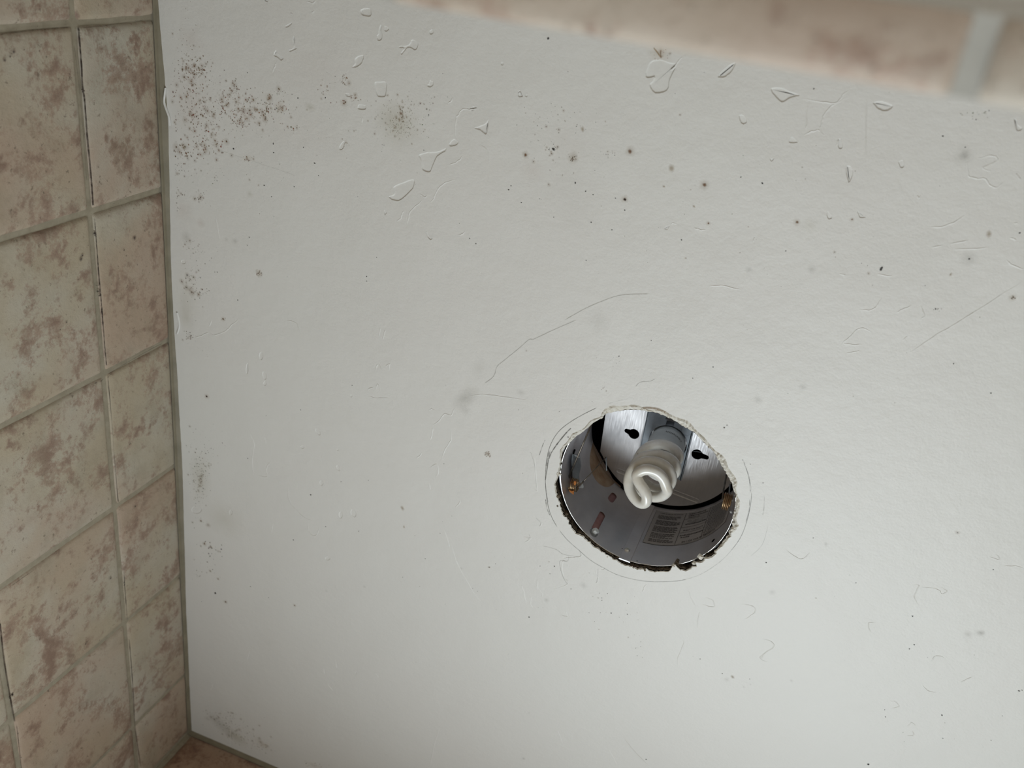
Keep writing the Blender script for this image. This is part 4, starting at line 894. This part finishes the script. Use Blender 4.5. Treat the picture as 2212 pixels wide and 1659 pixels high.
rib = stadium(-0.0449, 0.0552, 0.0413, 0.0630, 0.0032)
mp_ = plate('mounting_plate', out, [keyhole(-0.0371, 0.0069, 0.0058, -0.0450, 0.0057, 0.0025), keyhole(0.0304, 0.0095, 0.0058, 0.0402, 0.0098, 0.0025), rib], ph, 0.001, M_PLATE, RL, label='shiny flat metal plate with two keyhole slots')
n_ = len(rib); V = []
for d_, z in ((0, 0), (.0009, -.0007), (.0016, .0004), (.0022, .0004)): V += [(p[0], p[1], ph + z) for p in inset(rib, d_)]
F = [(k*n_+i, k*n_+(i+1) % n_, (k+1)*n_+(i+1) % n_, (k+1)*n_+i) for k in range(3) for i in range(n_)] + [tuple(range(3*n_, 4*n_))]
obj('pressed_rib', V, F, M_PLATE, mp_, True)
# faint thin wire seen through the right keyhole
v, f = tube([(0.020, 0.011, 0.121), (0.040, 0.008, 0.121)], 0.0004, 6); obj('wire', v, f, M_GALV, RL, True)

# socket bracket
bz = 0.1045
bo = [(-0.0262, -0.066), (0.0215, -0.066), (0.0213, 0.0385), (0.012, 0.0372), (-0.0258, 0.0372)]
cup = [(0.0195*math.cos(t), 0.0195*math.sin(t)) for t in np.linspace(0, 2*math.pi, 61)[:-1] if not (D2(252) < (t % (2*math.pi)) < D2(276))]
i0 = max(i for i, p in enumerate(cup) if math.atan2(p[1], p[0]) % (2*math.pi) <= D2(252))
notch = [(-0.0058, -0.0250), (-0.0075, -0.0250)] + [(-0.0018 + 0.0057*math.cos(t), -0.0262 + 0.0045*math.sin(t)) for t in np.linspace(math.pi, 2*math.pi, 9)] + [(0.0034, -0.0250), (0.0022, -0.0250)]
cup = cup[:i0+1] + notch + cup[i0+1:]
def resample(P, m):
    P = [np.array(p, float) for p in P]; out = []
    for i in range(len(P)):
        a, b = P[i], P[(i+1) % len(P)]; k = max(1, int(np.linalg.norm(b-a) / m))
        for j in range(k): out.append(tuple(a + (b-a) * j / k))
    return out
br = plate('socket_bracket', resample(bo, 0.006), [cup], bz, 0.0012, M_GALV, RL, label='blue-grey galvanised strip holding the lamp socket')
v, f = join([box(0.0205, 0.0219, -0.066, 0.0388, bz, bz + 0.0075), box(-0.0266, -0.0256, -0.066, 0.0374, bz, bz + 0.0075)]); obj('folded_edge', v, f, M_GALV, br)
n_ = 24; V = []
for r, z in ((.0052, bz - .0001), (.0052, bz - .0012), (.0047, bz - .0016)): V += [(0.0158 + r*math.cos(6.2832*i/n_), -0.0195 + r*math.sin(6.2832*i/n_), z) for i in range(n_)]
obj('knockout', V, [(k*n_+i, k*n_+(i+1) % n_, (k+1)*n_+(i+1) % n_, (k+1)*n_+i) for k in range(2) for i in range(n_)] + [tuple(range(2*n_, 3*n_))], M_GALV, br)
V = []
for r, z in ((.0193, bz), (.0193, bz + .013), (.001, bz + .013)): V += [(r*math.cos(6.2832*i/48), r*math.sin(6.2832*i/48), z) for i in range(48)]
obj('socket_cup', V, [(k*48+i, k*48+(i+1) % 48, (k+1)*48+(i+1) % 48, (k+1)*48+i) for k in range(2) for i in range(48)], M_GALV, br, True)
v, f = box(-0.0075, 0.0045, -0.0320, -0.0185, bz + 0.011, bz + 0.0115); obj('socket_recess', v, f, M_BLACK, br)

# spring clips
def z2p(x, y, h): return LP(pz(*Z2(x, y), h))
def z2c(x, y, r): return LP(cyl_hit(*Z2(x, y), r))
clip = empty('spring_clip', (0, 0, 0), '', ''); 
bpy.data.objects.remove(clip)
bpts = [(505,290),(640,300),(725,335),(745,480),(765,640),(740,760),(705,900),(712,1080),(690,1170),(570,1215),(525,1100),(505,960),(500,760),(475,600),(478,450)]
V = [z2c(x, y, 0.0795) for x, y in bpts] + [z2c(x, y, 0.0805) for x, y in bpts]; n_ = len(bpts)
c0 = np.mean(np.array(V[:n_]), axis=0); V.append(tuple(c0))
F = [(i, (i+1) % n_, 2*n_) for i in range(n_)] + [(i, n_+i, n_+(i+1) % n_, (i+1) % n_) for i in range(n_)]
sb = obj('spring_bracket', V, F, M_GALV, RL, False, label='grey hooked bracket of the left spring')
def bar(name, pts, r, mat, parent, sides=8, n=4):
    P = smooth_loop(pts, n, False) if n > 1 else pts
    v, f = tube(P, r, sides); return obj(name, v, f, mat, parent, True)
def fin(name, pts, r0, r1, mat, parent):
    a = [z2c(x, y, r0) for x, y in pts]; b = [z2c(x, y, r1) for x, y in pts]; n = len(a)
    return obj(name, a + b, [tuple(range(n)), tuple(range(n, 2*n))[::-1]] + [(i, (i+1) % n, n + (i+1) % n, n + i) for i in range(n)], mat, parent)
fin('bright_tab', [(520,300),(560,305),(640,325),(700,350),(722,385),(712,408),(655,395),(600,360)], 0.0782, 0.0790, M_SHINE, sb)
fin('bright_tab', [(745,1090),(770,1085),(795,1150),(835,1225),(845,1290),(810,1308),(700,1300),(700,1275),(760,1255),(775,1200)], 0.0775, 0.0785, M_SHINE, sb)
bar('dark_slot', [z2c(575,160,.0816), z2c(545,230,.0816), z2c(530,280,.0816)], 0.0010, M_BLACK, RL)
def coil(name, c, axis, r, turns, length, wire, mat, parent, tall=(0, 0, 1)):
    axis = np.array(axis, float); axis /= np.linalg.norm(axis); u = np.array(tall, float) - axis * (np.array(tall) @ axis); u /= np.linalg.norm(u); w = np.cross(axis, u)
    P = [np.array(c) + axis * (t - .5) * length + r * (math.cos(2*math.pi*turns*t) * u + math.sin(2*math.pi*turns*t) * w) for t in np.linspace(0, 1, int(turns * 22))]
    v, f = tube(P, wire, 8); return obj(name, v, f, mat, parent, True)
pL = np.array(z2p(435, 1215, 0.024)); pr = np.hypot(pL[0], pL[1]); axL = (-1.0, 0.10, 0.0)
pL[:2] *= min(1.0, 0.0765 / pr)
cl = coil('spring_coil', pL, axL, 0.0060, 4.5, 0.0072, 0.00062, M_COIL, RL)
wa = np.array(z2p(335, 1120, 0.028)); wb_ = np.array(z2c(815, 0, 0.072)); wc = wb_ + (wb_ - wa) * 0.55
bar('spring_wire', [wa, wb_, wc], 0.00085, M_STEEL, cl, n=1)
h0 = z2p(520, 1370, 0.020); h1 = z2p(640, 1300, 0.022); h2 = z2p(840, 1100, 0.028); h3 = z2p(1515, 375, 0.055); h4 = z2p(1512, 440, 0.054); h5 = z2p(1525, 775, 0.042)
bar('spring_wire', [h0, h1, h2], 0.00075, M_STEEL, cl, n=4); bar('spring_wire', [h2, h3], 0.00045, M_STEEL, cl, n=1); bar('spring_hook', [h3, h4, h5], 0.00050, M_GALV, cl, n=1)
bar('rust_flake', [z2p(560,830,.040), z2p(520,980,.035), z2p(475,1150,.030)], [.0006]*1 and 0.00085, M_RUST, cl, n=1)
def chunk(name, pts, mat, parent, th=0.0012, h=0.022):
    a = [z2p(x, y, h) for x, y in pts]; n = len(a); b = [(p[0], p[1], p[2] + th) for p in a]
    return obj(name, a + b, [tuple(range(n)), tuple(range(n, 2*n))[::-1]] + [(i, (i+1) % n, n + (i+1) % n, n + i) for i in range(n)], mat, parent)
chunk('rust_flake', [(400,1360),(440,1380),(480,1400),(545,1385),(535,1505),(500,1470),(430,1425)], M_RUST, cl, h=0.016)
chunk('rust_flake', [(545,1105),(600,1100),(625,1150),(600,1200),(560,1225),(540,1180)], M_RUST, cl, h=0.018)
def z3p(x, y, h): return LP(pz(*Z3(x, y), h))
pR = np.array(z3p(315, 660, 0.028)); 
cr = coil('spring_coil', pR, (1.0, 0.02, 0.0), 0.0075, 4.5, 0.0070, 0.00068, M_COIL, RL)
bar('spring_wire', [z3p(215, 600, 0.032), z3p(240, 400, 0.045), z3p(300, 60, 0.066)], 0.00085, M_STEEL, cr, n=1)
bar('spring_wire', [z3p(390, 870, 0.026), z3p(425, 905, 0.024)], 0.0012, M_SHINE, cr, n=1)
bar('spring_bracket', [z3p(365, 470, 0.040), z3p(372, 380, 0.048), z3p(382, 270, 0.055)], 0.0007, M_GALV, cr, n=1)
for dx, dh in ((270, 0.0), (330, 0.001)): bar('rust_flake', [z3p(dx, 480, .034), z3p(dx + 12, 640, .030), z3p(dx + 5, 780, .026)], 0.0008, M_RUST, cr, n=1)

# ------------------------------------------------------------------ BULB
BU = empty('light_bulb', (CX, CY, H + 0.076), 'white spiral compact fluorescent bulb screwed into the open ceiling can', 'bulb')
def B(p): return (p[0], p[1], p[2] - 0.076)
def lathe(prof, n=48): 
    V = []
    for r, z in prof: V += [B((r*math.cos(6.28318*i/n), r*math.sin(6.28318*i/n), z)) for i in range(n)]
    return V, [(k*n+i, k*n+(i+1) % n, (k+1)*n+(i+1) % n, (k+1)*n+i) for k in range(len(prof)-1) for i in range(n)]
v, f = lathe([(0.0130, 0.1165), (0.0150, 0.1120), (0.0178, 0.1060), (0.0184, 0.1010), (0.0188, 0.0970), (0.0184, 0.0966), (0.0186, 0.0850), (0.0184, 0.0790), (0.0172, 0.0768), (0.0075, 0.0764), (0.0066, 0.0775), (0.0062, 0.083), (0.0001, 0.0835)])
bb = obj('bulb_base', v, f, M_BASE, BU, True, label='grey plastic ballast base with the print revision')
v, f = lathe([(0.0064, 0.0768), (0.0060, 0.0800), (0.0048, 0.0812), (0.0001, 0.0815)], 24); obj('base_hole', v, f, M_SOCKET, bb, True)
RCC[0] = 0.0188
t_ = wrap_text('revision', 0, 0, 0.0062, 0.0189, M_BASEINK, 'bulb_print', bb, flip=True)
me = t_.data
# set the print on the base side that faces the shower opening
th0 = D2(290)
for v in me.vertices:
    a = math.atan2(v.co.y, v.co.x); z = v.co.z
    v.co = Vector(B((0.01885*math.cos(th0 - a), 0.01885*math.sin(th0 - a), 0.0915 + z)))
RA = 0.0187
def arm(keys, n):
    ts, hs2 = zip(*keys); out = []
    for t in np.linspace(ts[0], ts[-1], n):
        h = np.interp(t, ts, hs2); out.append((RA*math.cos(D2(t)), RA*math.sin(D2(t)), h))
    return out
def smooth_keys(keys, n):            # gentle slope changes
    ts, hs2 = zip(*keys); T = np.linspace(ts[0], ts[-1], n); Hh = np.interp(T, ts, hs2); k = np.ones(9)/9
    Hp = np.pad(Hh, 4, mode='reflect', reflect_type='odd'); return T, np.convolve(Hp, k, 'valid')
TA, HA = smooth_keys([(118, .0122), (250, .0262), (430, .0400), (610, .0620), (700, .0715), (750, .0790)], 140)
TB, HB = smooth_keys([(372, .0202), (430, .0255), (610, .0388), (760, .0620), (840, .0715), (890, .0790)], 110)
def rt(t, t1): return RA if t < t1 - 70 else RA - 0.0062 * ((t - t1 + 70) / 70) ** 1.5       # the arms lean in where they enter the base
A = [np.array((rt(t, 750)*math.cos(D2(t)), rt(t, 750)*math.sin(D2(t)), h)) for t, h in zip(TA, HA)][::-1]
Bm = [np.array((rt(t, 890)*math.cos(D2(t)), rt(t, 890)*math.sin(D2(t)), h)) for t, h in zip(TB, HB)]
bridge = [(-3.2,17.3,12.2),(1.6,15.2,10.4),(2.9,11.0,9.6),(1.6,6.0,9.4),(-2.2,1.2,10.2),(-7.4,-3.2,11.6),(-10.6,-8.4,13.4),(-7.6,-13.2,14.8),(-1.8,-15.6,16.0),(5.4,-14.6,17.4),(11.4,-9.8,18.8),(15.4,-2.6,20.2)]
ctrl = A[::6] + [np.array((b[0]*1.06, b[1]*1.06, b[2] - 1.9))/1000 for b in bridge] + Bm[::6]
path = smooth_loop(ctrl, 7, False)
v, f = tube([B(p) for p in path], 0.0051, 18)
obj('spiral_tube', v, f, M_TUBE, BU, True)
